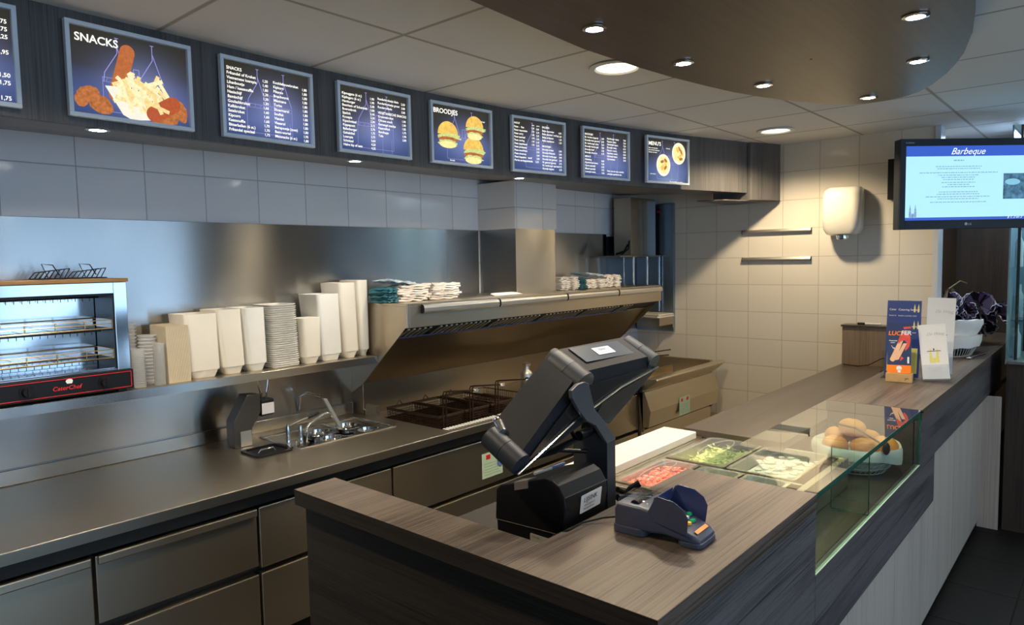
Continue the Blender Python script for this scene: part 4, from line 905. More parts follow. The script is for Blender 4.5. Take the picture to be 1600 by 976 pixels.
for z in (1.515, 1.405):      # heating rods and two wire trays
    tr = B(); x0, x1, y0, y1 = TX0+.06, TX1-.052, TY0+.012, TY1-.03
    for zz in (z-.012, z+.004, z+.018): tube(tr, [(x0, y0, zz), (x1, y0, zz)], .0019, 6)
    tube(tr, [(x0, y0, z+.018), (x0, y1, z+.018), (x1, y1, z+.018), (x1, y0, z+.018)], .0019, 6)
    for k in range(8): xx = x0+(x1-x0)*k/7; tube(tr, [(xx, y0, z-.014), (xx, y0, z+.019)], .0025, 6); tube(tr, [(xx, y0, z-.012), (xx, y1, z-.012)], .0015, 5)
    part('wire_tray', tr, m_rack, t)
for z in (1.615, 1.487, 1.378):
    tr = B(); tube(tr, [(TX0+.05, -.10, z), (TX1-.052, -.10, z)], .0035, 8)
    for k in range(26): xx = TX0+.07+k*.024; tube(tr, [(xx, -.10, z-.003), (xx, -.10, z-.014)], .0012, 4)
    part('heating_rod', tr, m_dark, t)
bx('left_tray_plate', m_alu, t, TX1-.0535, TX1-.0515, TY0+.013, TY1-.03, 1.393, 1.424); bx('left_tray_plate', m_alu, t, TX1-.0535, TX1-.0515, TY0+.013, TY1-.03, 1.503, 1.534)
bm = B()
for x in (TX0+.03, TX1-.03): 
    for y in (TY0+.02, TY1-.03): box(bm, x-.015, x+.015, y-.01, y+.01, 1.2625, 1.2718)
part('feet', bm, m_dark, t)
t = thing('wire_toast_rack', 'small dark wire toast holders lying on top of the toaster', 'toast rack', (-4.22, -.12, 1.687)); bm = B()
for x0 in (-4.30, -4.18):
    for k in range(6):
        x = x0+k*.016; tube(bm, [(x-.02, -.10, 1.689), (x+.0, -.10, 1.712+.002*k), (x+.012, -.16, 1.714+.002*k), (x-.01, -.17, 1.689)], .0018, 5)
    tube(bm, [(x0+.03, -.14, 1.689), (x0+.01, -.14, 1.742), (x0+.045, -.14, 1.738), (x0+.065, -.14, 1.700)], .0022, 5)
    tube(bm, [(x0-.02, -.10, 1.6895), (x0+.09, -.10, 1.6895), (x0+.09, -.17, 1.6895), (x0-.03, -.17, 1.6895)], .002, 5)
part('wire_holders', bm, m_dark, t)

# ------------------------------------------------------------------ cups and trays on the shelf
SH = 1.2622
m_cup = milky('clear_plastic_cups', .42)
def cups(x, y, r, h, n, lb):
    t = thing('clear_cup_stack', lb, 'cup stack', (x, y, SH), group='clear plastic cup stacks on the shelf'); prof = []
    step = h/n
    for k in range(n): z = k*step; prof += [(r*.90, z+.0), (r*.92, z+step*.55), (r*1.06, z+step*.6), (r*1.06, z+step*.85)]
    bm = B(); lathe(bm, prof, (x, y, SH), 22); part('nested_cups', bm, m_cup, t, smooth=True)
cups(-4.005, -.085, .036, .245, 18, 'tall stack of ridged clear cups against the toaster, back row')
cups(-4.000, -.175, .026, .148, 34, 'short frosted stack of clear cups standing in front of the toaster corner')
cups(-3.935, -.105, .034, .195, 14, 'medium stack of clear cups directly left of the tall folded card stack')
cups(-3.925, -.190, .021, .165, 60, 'thin stack of tiny clear lids in front of the card stack')
def tray_stack(x0, x1, y0, y1, h, mat, lb, ribs=0, lean=0, taper=.012, hollow=True, foot=.03, name='foam_tray_stack', group='stacks of cream foam trays on the wall shelf', tilt=0):
    cx, cy, w, d = (x0+x1)/2, (y0+y1)/2, x1-x0, y1-y0
    t = thing(name, lb, 'tray stack', (cx, cy, SH), group=group); bm = B(); S_ = []
    def sec(z, ww, dd, r=.018): return [(cx+q[0]+lean*z, cy+q[1]+tilt*z, SH+z) for q in rrect(ww, dd, r, 4)]
    if foot: S_ += [sec(0, w-.034, d-.034), sec(.003, w-.030, d-.030), sec(foot, w-.012, d-.012), sec(foot+.003, w-.002, d-.002)]
    else: S_ += [sec(0, w, d)]
    n = ribs or 1
    for k in range(n):
        z0 = foot+.003+(h-foot-.003)*k/n; z1 = foot+.003+(h-foot-.003)*(k+1)/n
        if ribs:
            j = random.uniform(-.0015, .0015)
            S_ += [sec(z0, w-.006+j, d-.006), sec(z0+(z1-z0)*.3, w+j, d), sec(z0+(z1-z0)*.85, w+j, d)]
        else: S_ += [sec(z0+.004, w, d), sec(h-.004, w+taper, d+taper), sec(h, w+taper, d+taper)]
    if hollow: S_ += [sec(h, w+taper-.016, d+taper-.016), sec(h-.022, w-.035, d-.035)]
    loft(bm, S_, False); bm.faces.new([bm.verts.new(p) for p in S_[0]][::-1]); bm.faces.new([bm.verts.new(p) for p in S_[-1]])
    part('nested_trays', bm, mat, t, smooth=True); return t
# kraft card boxes: vertical sheets
t = thing('card_tray_stack', 'stack of ribbed kraft card trays, leftmost beside the clear cups', 'tray stack', (-3.86, -.12, SH)); bm = B()
for k in range(26):
    x = -3.900+k*.0034; l = .012; prism(bm, [(x+l*.2, -.205, SH+.0005), (x+l*.2, -.045, SH+.0005), (x+l-.0155-.002+.006, -.05, SH+.228+.001*(k % 3)), (x+l-.0155-.002+.006, -.20, SH+.226+.001*(k % 3))], (.0026, 0, 0))
part('card_sheets', bm, m_card, t)
tray_stack(-3.800, -3.674, -.190, -.035, .267, m_foam, 'widest stack of cream foam trays, second from the left on the shelf', lean=-.06)
tray_stack(-3.660, -3.562, -.190, -.035, .278, m_foam, 'stack of cream foam trays between the widest stack and the slim bright one', lean=-.08)
tray_stack(-3.548, -3.458, -.190, -.035, .279, m_foamw, 'slim bright stack of foam trays left of the finely layered stack', lean=-.06)
# layered stack: each tray its own object
n = 30; proto = None
for k in range(n):
    if proto is None:
        bm = B(); o_ = rrect(.136, .155, .015, 3); i_ = rrect(.118, .137, .015, 3)
        loft(bm, [[(q[0]*.9, q[1]*.92, 0) for q in o_], [(q[0], q[1], .0062) for q in o_], [(q[0], q[1], .0074) for q in o_], [(q[0], q[1], .0072) for q in i_], [(q[0], q[1], .0015) for q in i_]], False)
        bm.faces.new([bm.verts.new((q[0], q[1], .0015)) for q in i_]); bm.faces.new([bm.verts.new((q[0]*.9, q[1]*.92, 0)) for q in o_][::-1])
        proto = obj('foam_tray', bm, m_foamw, smooth=True); proto['category'] = 'foam tray'; proto['group'] = 'foam trays in the finely layered stack'; o = proto
    else: o = proto.copy(); COL.objects.link(o)
    o.location = (-3.370-.008*k/n+random.uniform(-.0015, .0015), -.118+random.uniform(-.0015, .0015), SH+.001+k*.00955); o.rotation_euler = (0, 0, random.uniform(-.01, .01))
    o['label'] = 'white foam tray between the lowest and topmost of the finely layered stack'
proto['label'] = 'lowest white foam tray of the finely layered stack, resting on the shelf'; o['label'] = 'topmost open white foam tray of the finely layered stack'
tray_stack(-3.285, -3.192, -.205, -.120, .215, m_foam, 'shortest stack of foam trays, standing in front of a taller one', lean=-.03, hollow=False)
tray_stack(-3.180, -3.066, -.195, -.035, .320, m_foamw, 'tall bright stack of foam trays, third from the extractor hood', lean=-.06)
tray_stack(-3.052, -2.966, -.195, -.035, .370, m_foam, 'second stack of foam trays from the hood, wide opening on top', lean=-.06)
tray_stack(-2.950, -2.898, -.190, -.035, .380, m_foam, 'tallest slim stack of foam trays touching the extractor hood', lean=-.03)

# ------------------------------------------------------------------ paper bags on the hood
def bag_pile(xa, y0, n, proto_mats, grp, lbs):
    prot = {}
    for k in range(n):
        kind, x, w, z, tl = proto_mats(k)
        if kind not in prot:
            bm = B(); W_, D_, T_ = .20, .14, .011; nx, ny = 8, 5; g = [[[], []] for _ in range(nx+1)]
            for i in range(nx+1):
                for j in range(ny+1):
                    px, py = -W_/2+W_*i/nx, -D_/2+D_*j/ny; wv = .0035*math.sin(i*1.9+j)+.003*math.sin(j*2.3)+random.uniform(-.0015, .0015)
                    e = .004*random.random() if (i in (0, nx) or j in (0, ny)) else 0
                    g[i][0].append(bm.verts.new((px+random.uniform(-.004, .004), py+random.uniform(-.004, .004), wv+e))); g[i][1].append(bm.verts.new((px+random.uniform(-.004, .004), py+random.uniform(-.004, .004), wv+T_-e)))
            for i in range(nx):
                for j in range(ny):
                    bm.faces.new((g[i][0][j], g[i][0][j+1], g[i+1][0][j+1], g[i+1][0][j])); bm.faces.new((g[i][1][j], g[i+1][1][j], g[i+1][1][j+1], g[i][1][j+1]))
                for j in (0, ny): bm.faces.new((g[i][0][j], g[i+1][0][j], g[i+1][1][j], g[i][1][j]))
            for i in (0, nx):
                for j in range(ny): bm.faces.new((g[i][0][j], g[i][0][j+1], g[i][1][j+1], g[i][1][j]))
            prot[kind] = o = obj('paper_bag', bm, {'w': m_bag, 't': m_bagt, 'b': m_bagb}[kind]); o['category'] = 'paper bag'; o['group'] = grp+{'w': ', white', 't': ', teal', 'b': ', pale blue'}[kind]
        else: o = prot[kind].copy(); COL.objects.link(o)
        o.location = (x, y0+random.uniform(-.006, .006), 1.5285+z); o.scale = (w, 1, 1); o.rotation_euler = (0, tl, random.uniform(-.05, .05))
        o['label'] = {'w': lbs[0], 't': lbs[1], 'b': lbs[2]}[kind]
def pileA(k):
    if k < 7: return ('w', -2.50+random.uniform(-.012, .012), 1.0, .0118*k, 0)
    if k < 14: return ('w', -2.715+random.uniform(-.015, .015), 1.0, .0118*(k-7), -.04*((k-7) > 4))
    if k < 20: return ('t', -2.864+random.uniform(-.005, .005), .36, .0118*(k-14), 0)
    return ('b', -2.79, .8, .0118*7+.012, .12)
bag_pile(-2.7, -.26, 21, pileA, 'paper bags on the left half of the hood', ('folded white paper bag in the left pile on the hood, beside the foam trays', 'folded teal printed bag at the left end of the pile next to the foam trays', 'pale blue bag lying tilted on top of the left bag pile'))
def pileB(k):
    if k < 7: return ('w', -1.375+random.uniform(-.008, .008), .95, .0118*k, 0)
    if k < 13: return ('t', -1.226+random.uniform(-.005, .005), .42, .0118*(k-7), 0)
    if k < 18: return ('w', -1.07+random.uniform(-.012, .012), 1.15, .0118*(k-13), 0)
    if k < 25: return ('w', -.86+random.uniform(-.012, .012), .95, .0118*(k-18), 0)
    return ('b', -1.10, 1.0, .0118*6+.018, .10)
bag_pile(-1.3, -.25, 26, pileB, 'paper bags right of the column on the hood', ('folded white paper bag in the pile right of the steel column', 'folded teal printed bag in the middle of the pile right of the column', 'dark blue grey bag tilted on top of the pile right of the column'))
t = thing('folded_cloth', 'thin folded white cloth lying flat on the hood before the column', 'cloth', (-2.05, -.33, 1.528)); bm = B()
for k in range(3):
    bmv = [(-2.17+.01*k, -.375+.02*k, 1.529+.004*k), (-1.93-.02*k, -.38, 1.529+.004*k), (-1.95, -.315, 1.531+.004*k), (-2.14, -.318, 1.530+.004*k)]; hexa(bm, bmv, [(p[0], p[1], p[2]+.0032) for p in bmv])
part('cloth_layers', bm, m_paper, t)

# ------------------------------------------------------------------ items on the steel counter
C0 = CT+.0005
t = thing('sauce_dispenser', 'angular steel dispenser with black head and two tubes under the shelf', 'dispenser', (-3.60, -.16, C0))
bm = B(); y0 = -.20
prism(bm, [(-3.638, y0, C0), (-3.560, y0, C0), (-3.556, y0, 1.018), (-3.512, y0, 1.085), (-3.512, y0, 1.160), (-3.574, y0, 1.165), (-3.638, y0, 1.056)], (0, .07, 0)); part('steel_body', bm, m_dsteel, t, bev=.002)
bx('plate', m_alu, t, -3.612, -3.562, -.204, -.2005, C0+.002, 1.012)
bm = B(); box(bm, -3.5115, -3.450, -.205, -.135, 1.060, 1.134); part('black_head', bm, m_dark, t, bev=.004)
bx('white_label', m_grey, t, -3.510, -3.452, -.2062, -.2055, 1.070, 1.118)
bm = B(); tube(bm, [(-3.492, -.17, 1.1345), (-3.492, -.17, 1.16), (-3.508, -.17, 1.225)], .0055, 10); part('steel_tube', bm, m_chrome, t, smooth=True)
bm = B(); tube(bm, [(-3.466, -.17, 1.1345), (-3.466, -.17, 1.16), (-3.455, -.17, 1.225)], .0055, 10); part('steel_tube', bm, m_chrome, t, smooth=True)
t = thing('black_inset_tray', 'black rectangular tray with steel grip set into the counter beside the taps', 'tray', (-3.575, -.35, C0))
bm = B(); cx, cy = -3.575, -.348; o_ = rrect(.165, .155, .018); i_ = rrect(.135, .125, .015)
loft(bm, [[(cx+q[0], cy+q[1], C0) for q in o_], [(cx+q[0], cy+q[1], C0+.008) for q in o_], [(cx+q[0], cy+q[1], C0+.009) for q in i_], [(cx+q[0], cy+q[1], C0+.002) for q in i_]], False); bm.faces.new([bm.verts.new((cx+q[0], cy+q[1], C0+.002)) for q in i_]); part('tray_rim', bm, m_dark, t)
bm = B(); tube(bm, [(-3.62, -.36, C0+.004), (-3.61, -.362, C0+.016), (-3.56, -.37, C0+.018), (-3.55, -.372, C0+.005)], .004, 8); part('steel_grip', bm, m_chrome, t, smooth=True)
# sink with wells
t = thing('bain_marie', 'sunken steel bain marie with four round pots behind the taps', 'bain marie', (-3.21, -.27, .80))
bm = B(); x0, x1, y0, y1 = -3.468, -2.962, -.433, -.117
hexa(bm, [(x0, y0, .80), (x1, y0, .80), (x1, y1, .80), (x0, y1, .80)], [(x0, y0, .806), (x1, y0, .806), (x1, y1, .806), (x0, y1, .806)])
for q in ((x0, x0+.003, y0, y1), (x1-.003, x1, y0, y1), (x0, x1, y0, y0+.003), (x0, x1, y1-.003, y1)): box(bm, q[0], q[1], q[2], q[3], .806, .939)
part('basin', bm, m_sst, t)
bx('water_sheet', m_mirror, t, x0+.004, x1-.004, y0+.004, y1-.004, .9, .903, label='flat steel insert around the pots')
bm = B()
for q in ((x0-.006, x1+.006, y0-.008, y0), (x0-.006, x1+.006, y1, y1+.008), (x0-.008, x0, y0, y1), (x1, x1+.008, y0, y1), (-3.155, -3.145, y0, y1)): box(bm, q[0], q[1], q[2], q[3], C0, C0+.005)
part('raised_rim', bm, m_chrome, t, bev=.0015)
for x, y in ((-3.215, -.195), (-3.255, -.345), (-3.055, -.19), (-3.045, -.345)):
    bm = B(); lathe(bm, [(.058, .004), (.070, .020), (.076, .026), (.074, .030), (.055, .031), (.052, .018), (0, .012)], (x, y, .903), 32); part('round_pot', bm, m_chrome, t, smooth=True)
t = thing('mixer_tap', 'steel mixer tap with two posts and long curved spout over wells', 'tap', (-3.44, -.38, C0))
for x, y, z1, r in ((-3.490, -.375, 1.045, .0085), (-3.436, -.385, 1.035, .008)):
    bm = B(); lathe(bm, [(.015, 0), (.015, .004), (r*1.25, .006), (r*1.25, .045), (r, .048), (r, z1-C0-.01), (r*.6, z1-C0)], (x, y, C0), 16); part('tap_post', bm, m_chrome, t, smooth=True)
bm = B(); tube(bm, [(-3.415, -.40, C0), (-3.415, -.40, 1.0), (-3.408, -.395, 1.02), (-3.385, -.385, 1.033), (-3.31, -.365, 1.054), (-3.285, -.36, 1.057), (-3.262, -.355, 1.052), (-3.250, -.35, 1.030)], .0065, 12); part('spout', bm, m_chrome, t, smooth=True)
bm = B(); tube(bm, [(-3.482, -.375, 1.038), (-3.385, -.365, 1.054)], .004, 8); part('lever', bm, m_chrome, t)
bm = B(); tube(bm, [(-3.384, -.365, 1.054), (-3.325, -.355, 1.064)], .0065, 10); part('black_grip', bm, m_dark, t)
bm = B(); lathe(bm, [(.009, 0), (.009, .012), (.004, .014), (.004, .028), (.006, .030), (0, .032)], (-3.462, -.39, C0), 12); part('small_button', bm, m_chrome, t, smooth=True)
t = thing('steel_chute', 'narrow steel fill chute hanging from the splashback into the wells', 'spout', (-3.18, -.2, .93))
bm = B(); tube(bm, [(-3.21, -.013, 1.01), (-3.21, -.03, 1.08), (-3.20, -.08, 1.105), (-3.185, -.17, 1.095)], .006, 8); part('bent_pipe', bm, m_chrome, t, smooth=True)
bm = B(); prism(bm, [(-3.193, -.20, 1.09), (-3.172, -.20, 1.085), (-3.10, -.215, .938), (-3.118, -.215, .935)], (0, .014, .0)); part('flat_chute', bm, m_alu, t, bev=.001)

# fryer
t = thing('deep_fryer', 'built in deep fryer well with dark inside in the steel counter', 'fryer', (-2.5, -.43, .70))
x0, x1, y0, y1 = -2.858, -2.132, -.653, -.217
bm = B(); box(bm, x0, x1, y0, y1, .70, .705)
for q in ((x0, x0+.003, y0, y1), (x1-.003, x1, y0, y1), (x0, x1, y0, y0+.003), (x0, x1, y1-.003, y1), (-2.497, -2.490, y0, y1)): box(bm, q[0], q[1], q[2], q[3], .705, .938)
part('tank', bm, m_fryin, t)
bx('oil_surface', m_fryin, t, x0+.004, x1-.004, y0+.004, y1-.004, .86, .865)
bm = B(); x = x0+.0
while x < x1+.14:
    if not (-2.505 < x < -2.485): box(bm, x, x+.0085, -.700, -.660, C0+.0014, C0+.0022)
    x += .0200
part('drain_slats', bm, m_foamw, t, label='pale ribbed drain strip')
bx('drain_slot', m_shadow, t, x0, x1+.14, -.699, -.661, C0-.0004, C0+.0012)
bx('heater_box', m_ssh, t, -2.885, -2.862, -.20, -.11, C0, 1.0)
def basket(x, y, lb, first=None):
    if first is not None: return dup(first, (x, y, .90), 0, lb)
    t = thing('fry_basket', lb, 'fry basket', (x, y, .90), group='wire fry baskets in the fryer'); w, d, h = .085, .19, .095
    bm = B()
    for zz in (h, h-.006): tube(bm, [(-w, -d, zz), (w, -d, zz), (w, d, zz), (-w, d, zz), (-w, -d, zz)], .0032, 6)
    obj('rim', bm, m_wire, t)
    bm = B()
    for k in range(19): 
        u = -w+2*w*k/18; v = -d+2*d*k/18
        for s in (-d, d): tube(bm, [(u, s, h), (u*.9, s*.95, 0)], .0011, 4, False)
        for s in (-w, w): tube(bm, [(s, v, h), (s*.9, v*.95, 0)], .0011, 4, False)
        tube(bm, [(u*.9, -d*.95, 0), (u*.9, d*.95, 0)], .0011, 4, False)
    for k in range(9):
        z = h*k/8; f = .9+.1*k/8; g = .95+.05*k/8; tube(bm, [(-w*f, -d*g, z), (w*f, -d*g, z), (w*f, d*g, z), (-w*f, d*g, z), (-w*f, -d*g, z)], .0011, 4, False)
    obj('wire_mesh', bm, m_wire, t)
    bm = B()
    for s in (-.010, .010): tube(bm, [(-.045+s, -d-.004, .02), (-.045+s, -d-.004, .195), (-.045+s, -d-.012, .212), (-.045+s*.6, -d-.21, .240)], .0032, 8)
    obj('handle', bm, m_wire, t, smooth=True)
    bm = B(); tube(bm, [(-.045, -d-.205, .2395), (-.045, -d-.222, .242)], .009, 8); obj('handle_tip', bm, m_chrome, t)
    bm = B(); tube(bm, [(-.02, d, h), (0, d+.004, h+.022), (.02, d, h)], .003, 6); obj('rear_hook', bm, m_wire, t); return t
b0 = basket(-2.768, -.436, 'wire fry basket nearest the wells and taps')
basket(-2.588, -.436, 'second wire fry basket from the taps side', b0)
basket(-2.400, -.436, 'third wire fry basket from the taps, its handle reaching towards the soap bottle', b0)
t = thing('fryer_tray_lid', 'low brown wire rack covering the right end of the fryer', 'rack', (-2.22, -.44, .955)); bm = B()
for zz in (.992, .955): tube(bm, [(-2.31, -.62, zz), (-2.14, -.62, zz), (-2.14, -.25, zz), (-2.31, -.25, zz), (-2.31, -.62, zz)], .003, 6)
for k in range(24): y = -.62+.37*k/23; tube(bm, [(-2.14, y, .955), (-2.14, y, .992)], .0012, 4); tube(bm, [(-2.31, y, .955), (-2.14, y, .955)], .0012, 4)
part('wire_mesh', bm, m_wire, t)
t = thing('steel_shaker', 'tall cylindrical steel salt shaker standing behind the black till', 'shaker', (-1.93, -.40, C0))
bm = B(); lathe(bm, [(.034, 0), (.036, .004), (.036, .115), (.030, .128), (.020, .135), (.017, .140), (.017, .160), (.024, .163), (.026, .175), (.018, .180), (0, .181)], (-1.93, -.40, C0), 28); part('shaker_body', bm, m_alu, t, smooth=True)
bx('divider', m_ssh, t, -1.85, -1.84, -.33, -.29, C0, C0+.02)

# chip scuttle right of the counter
t = thing('chip_scuttle', 'deep steel chip scuttle with sloping front lip at the end wall', 'chip scuttle', (-.65, -.45, 0))
X0, X1 = -1.155, -.14; Z = .955
bm = B()
hx = [(X0, -.10, .0), (X1, -.10, 0), (X1, -.70, 0), (X0, -.70, 0)]
prism(bm, [(X0, -.74, .862), (X0, -.785, .74), (X0, -.765, .632), (X0, -.72, .632), (X0, -.70, .862)], (X1-X0, 0, 0)); part('bulged_front_panel', bm, m_ssf, t, bev=.002)
bm = B(); prism(bm, [(X0, -.745, .875), (X0, -.832, .945), (X0, -.826, Z), (X0, -.768, Z), (X0, -.73, .925), (X0, -.73, .875)], (X1-X0, 0, 0)); part('front_lip', bm, m_ssf, t, bev=.003)
bm = B()
box(bm, X1-.035, X1, -.7295, -.10, .862, Z); box(bm, X0, X0+.035, -.7295, -.10, .862, Z); box(bm, X0+.035, X1-.035, -.16, -.10, .862, Z)
box(bm, X1-.02, X1, -.7295, -.10, .60, .8615); box(bm, X0, X0+.02, -.7295, -.10, .60, .8615); box(bm, X0+.02, X1-.02, -.12, -.10, .60, .8615)
part('rim', bm, m_sst, t, bev=.003)
bm = B(); box(bm, X0+.035, X1-.035, -.7295, -.16, .80, .806); box(bm, X0+.035, X1-.035, -.42, -.41, .806, .90); box(bm, -.66, -.65, -.7295, -.42, .806, .91); box(bm, X0+.035, X1-.035, -.7295, -.715, .806, .92); part('inner_pans', bm, m_ssf, t)
bx('lower_front', m_ssf, t, X0, X1, -.715, -.69, .36, .605, bev=.002)
bx('lower_front', m_ssf, t, X0, X1, -.715, -.69, .08, .35, bev=.002)
bx('carcass', m_shadow, t, X0+.01, X1-.01, -.689, -.12, .08, .595)
sticker(-.775, .155, .125, .648, 'mint green sticker with two red marks on the chip scuttle front', [.02, .10], -.788)
tag(bpy.data.objects['warning_sticker'], 'mint green sticker with red mark and blue dot on steel front behind the till', None)
t = thing('hanging_fry_basket', 'fry basket with bent handles standing in the chip scuttle', 'fry basket', (-.75, -.35, .95)); bm = B()
tube(bm, [(-.62, -.40, .92), (-.62, -.40, 1.012), (-.605, -.41, 1.03), (-.40, -.52, 1.045)], .0045, 8); tube(bm, [(-.70, -.42, .92), (-.70, -.42, 1.005), (-.68, -.44, 1.015), (-.50, -.56, 1.020)], .0045, 8)
part('bent_handle', bm, m_wire, t, smooth=True)
bm = B()
for z in (.93, .87): tube(bm, [(-.78, -.40, z), (-.56, -.40, z), (-.56, -.22, z), (-.78, -.22, z), (-.78, -.40, z)], .003, 6)
for k in range(12): tube(bm, [(-.78+.02*k, -.40, .93), (-.78+.02*k, -.40, .82)], .0014, 4)
part('wire_mesh', bm, m_wire, t)

# steel dispenser column in the corner
t = thing('chip_dispenser_column', 'tall steel box column hanging in the corner above the scuttle', 'steel column', (-.3, -.2, 1.745))
bx('steel_box', m_ssh, t, -.44, -.075, -.21, -.06, 1.748, 2.19, bev=.003)
bx('raised_profile', m_ss, t, -.32, -.29, -.222, -.2105, 1.748, 2.17)
bx('raised_profile', plain('pale_blue_steel', (.42, .50, .58), .3, .6), t, -.20, -.10, -.228, -.2105, 1.748, 2.17)
bx('bottom_plate', m_ssh, t, -.64, -.035, -.24, -.05, 1.738, 1.7475)
for x, y in ((-.55, -.22), (-.42, -.22), (-.235, -.23), (-.055, -.235)):
    bm = B(); tube(bm, [(x, y, 1.7375), (x, y, 1.30)], .006, 8); part('support_rod', bm, m_chrome, t)
bm = B(); tube(bm, [(-.60, -.18, 1.76), (-.52, -.2, 1.78), (-.47, -.2, 1.83)], .008, 6); tube(bm, [(-.56, -.2, 1.755), (-.49, -.22, 1.80), (-.45, -.2, 1.86)], .006, 6); part('black_hose', bm, m_dark, t)
t = thing('steel_wall_cabinet', 'flat tall steel cabinet side against the end wall corner', 'cabinet', (-.03, -.18, 1.2))
bx('cabinet_body', m_ssb, t, -.03, -.0015, -.348, -.01, 1.14, 2.155, bev=.002)
bx('red_switch', m_red, t, -.0345, -.0305, -.235, -.205, 2.085, 2.105)
bm = B(); tube(bm, [(-.0305, -.17, 1.90), (-.036, -.17, 1.90)], .008, 10); tube(bm, [(-.0305, -.17, 1.865), (-.036, -.17, 1.865)], .008, 10); part('round_button', bm, m_alu, t)
bx('back_steel', m_ssb, t, -.465, -.032, -.0075, -.001, 1.15, 1.90)
t = thing('small_corner_shelf', 'small steel corner shelf with folded cream cloth', 'shelf', (-.12, -.2, 1.2)); 
bm = B(); prism(bm, [(-.031, -.348, 1.262), (-.031, -.02, 1.262), (-.031, -.02, 1.17), (-.031, -.348, 1.17)], (-.012, 0, 0)); box(bm, -.26, -.0435, -.348, -.02, 1.255, 1.262); box(bm, -.26, -.0435, -.35, -.3482, 1.20, 1.262); part('steel_shelf', bm, m_ssh, t)
t = thing('cream_cloth', 'folded cream cloth lying on the small corner shelf', 'cloth', (-.15, -.2, 1.262)); bm = B()
for k in range(2): hexa(bm, [(-.30+.02*k, -.36, 1.263+.016*k), (-.035, -.36, 1.263+.016*k), (-.035, -.05, 1.263+.016*k), (-.27, -.05, 1.263+.016*k)], [(-.30+.02*k, -.355, 1.277+.016*k), (-.035-.02*k, -.355, 1.277+.014*k), (-.04, -.05, 1.277+.016*k), (-.26, -.06, 1.277+.016*k)])
part('cloth_folds', bm, m_board, t, bev=.004)

# ------------------------------------------------------------------ till
t = thing('receipt_printer', 'black receipt printer box with white repair label below the till screen', 'printer', (-3.52, -1.82, .9305))
bm = B(); X0, X1 = -3.755, -3.572
sec = lambda x: [(x, -2.035, .9305), (x, -1.825, .9305), (x, -1.82, 1.045), (x, -1.815, 1.05), (x, -1.82, 1.128), (x, -1.835, 1.142), (x, -1.98, 1.186), (x, -2.005, 1.186), (x, -2.025, 1.176), (x, -2.042, 1.150), (x, -2.045, 1.125), (x, -2.035, 1.06), (x, -2.035, 1.052)]
loft(bm, [sec(X0), sec(X1)]); part('printer_body', bm, m_dark, t, bev=.006)
bm = B(); tube(bm, [(X0-.0008, -1.82, 1.048), (X0-.0008, -2.035, 1.056)], .0014, 4); tube(bm, [(X0, -2.044, 1.150), (X1, -2.044, 1.150)], .0014, 4); part('case_seam', bm, m_shadow, t)
bm = B(); prism(bm, [(X0-.002, -1.885, 1.1590), (X0-.002, -1.930, 1.1730), (X0-.002, -1.930, 1.152), (X0-.002, -1.885, 1.138)], (.035, 0, .0)); part('grey_latch', bm, m_alu, t)
def label_on(t, o, ex, ez, w, h, lines, base=m_paper, ink=m_ink, corner=.003):
    bm = B(); pts = [(w/2+q[0], h/2+q[1]) for q in rrect(w, h, corner, 3)]; hexa(bm, [(p[0], 0, p[1]) for p in pts], [(p[0], -.0006, p[1]) for p in pts]); place_plane(bm, o, ex, ez); part('white_label', bm, base, t)
    text_on('label_text', ink, t, lines, o, ex, ez, off=.0011)
label_on(t, (-3.692, -2.0415, 1.092), (1, 0, .03), (0, -.15, 1), .090, .048, [('LIJSINK', .012, .027, .019, 'LEFT'), ('www.lijsink.nl', .016, .016, .008, 'LEFT'), ('kassasystemen', .014, .007, .008, 'LEFT')])
label_on(t, (-3.7568, -1.935, 1.005), (0, -1, 0), (0, 0, 1), .085, .034, [('TYPE 220', .006, .025, .006, 'LEFT'), ('CE', .058, .020, .010, 'LEFT'), ('MODEL', .006, .006, .006, 'LEFT')], plain('grey_type_plate', (.36, .35, .31), .5))
t = thing('ballpoint_pen', 'blue and white ballpoint pen lying on the black printer', 'pen', (-3.6, -1.85, 1.125)); bm = B()
tube(bm, [(-3.70, -1.905, 1.171), (-3.64, -1.915, 1.174)], .0045, 8); part('white_barrel', bm, m_paper, t); bm = B(); tube(bm, [(-3.6395, -1.9153, 1.174), (-3.595, -1.923, 1.177)], .005, 8); part('blue_cap', bm, m_lblue, t)
t = thing('till_display', 'black till screen tilted on a metal arm with white label on its back', 'till', (-3.45, -1.93, .9305))
def lobed(y, dz, s=1.0):
    A, Bp, Cp = Vector((-3.822, 1.232)), Vector((-3.553, 1.388)), Vector((-3.185, 1.404)); P = []
    def arc(c, r, a0, a1, n=7):
        for k in range(n+1): a = math.radians(a0+(a1-a0)*k/n); P.append((c.x+r*s*math.cos(a), y, c.y+dz+r*s*math.sin(a)))
    arc(A, .020, 300, 130); arc(Bp, .040, 140, 60); arc(Cp, .022, 110, -50)
    return P
E1 = Vector((0, .095, .052))
bm = B(); loft(bm, [lobed(-1.958, 0), [tuple(Vector(p)+E1) for p in lobed(-1.958, 0)]]); part('screen_housing', bm, m_darkr, t, smooth=True)
def cap_(c, r, lb, y0=-1.962, ext=1.0):
    bm = B(); a = Vector((c[0], y0, c[1])); tube(bm, [a-E1*.03, a+E1*.48], [r*.97, r], 22); tube(bm, [a+E1*.49, a+E1*(1.03*ext)], [r, r*.96], 22); part('corner_cap', bm, m_blueblk, t, smooth=True, label=lb)
cap_((-3.822, 1.235), .030, 'dark rounded lower corner cap'); cap_((-3.560, 1.388), .041, 'dark rounded middle corner cap'); cap_((-3.190, 1.405), .029, 'dark rounded upper right corner cap')
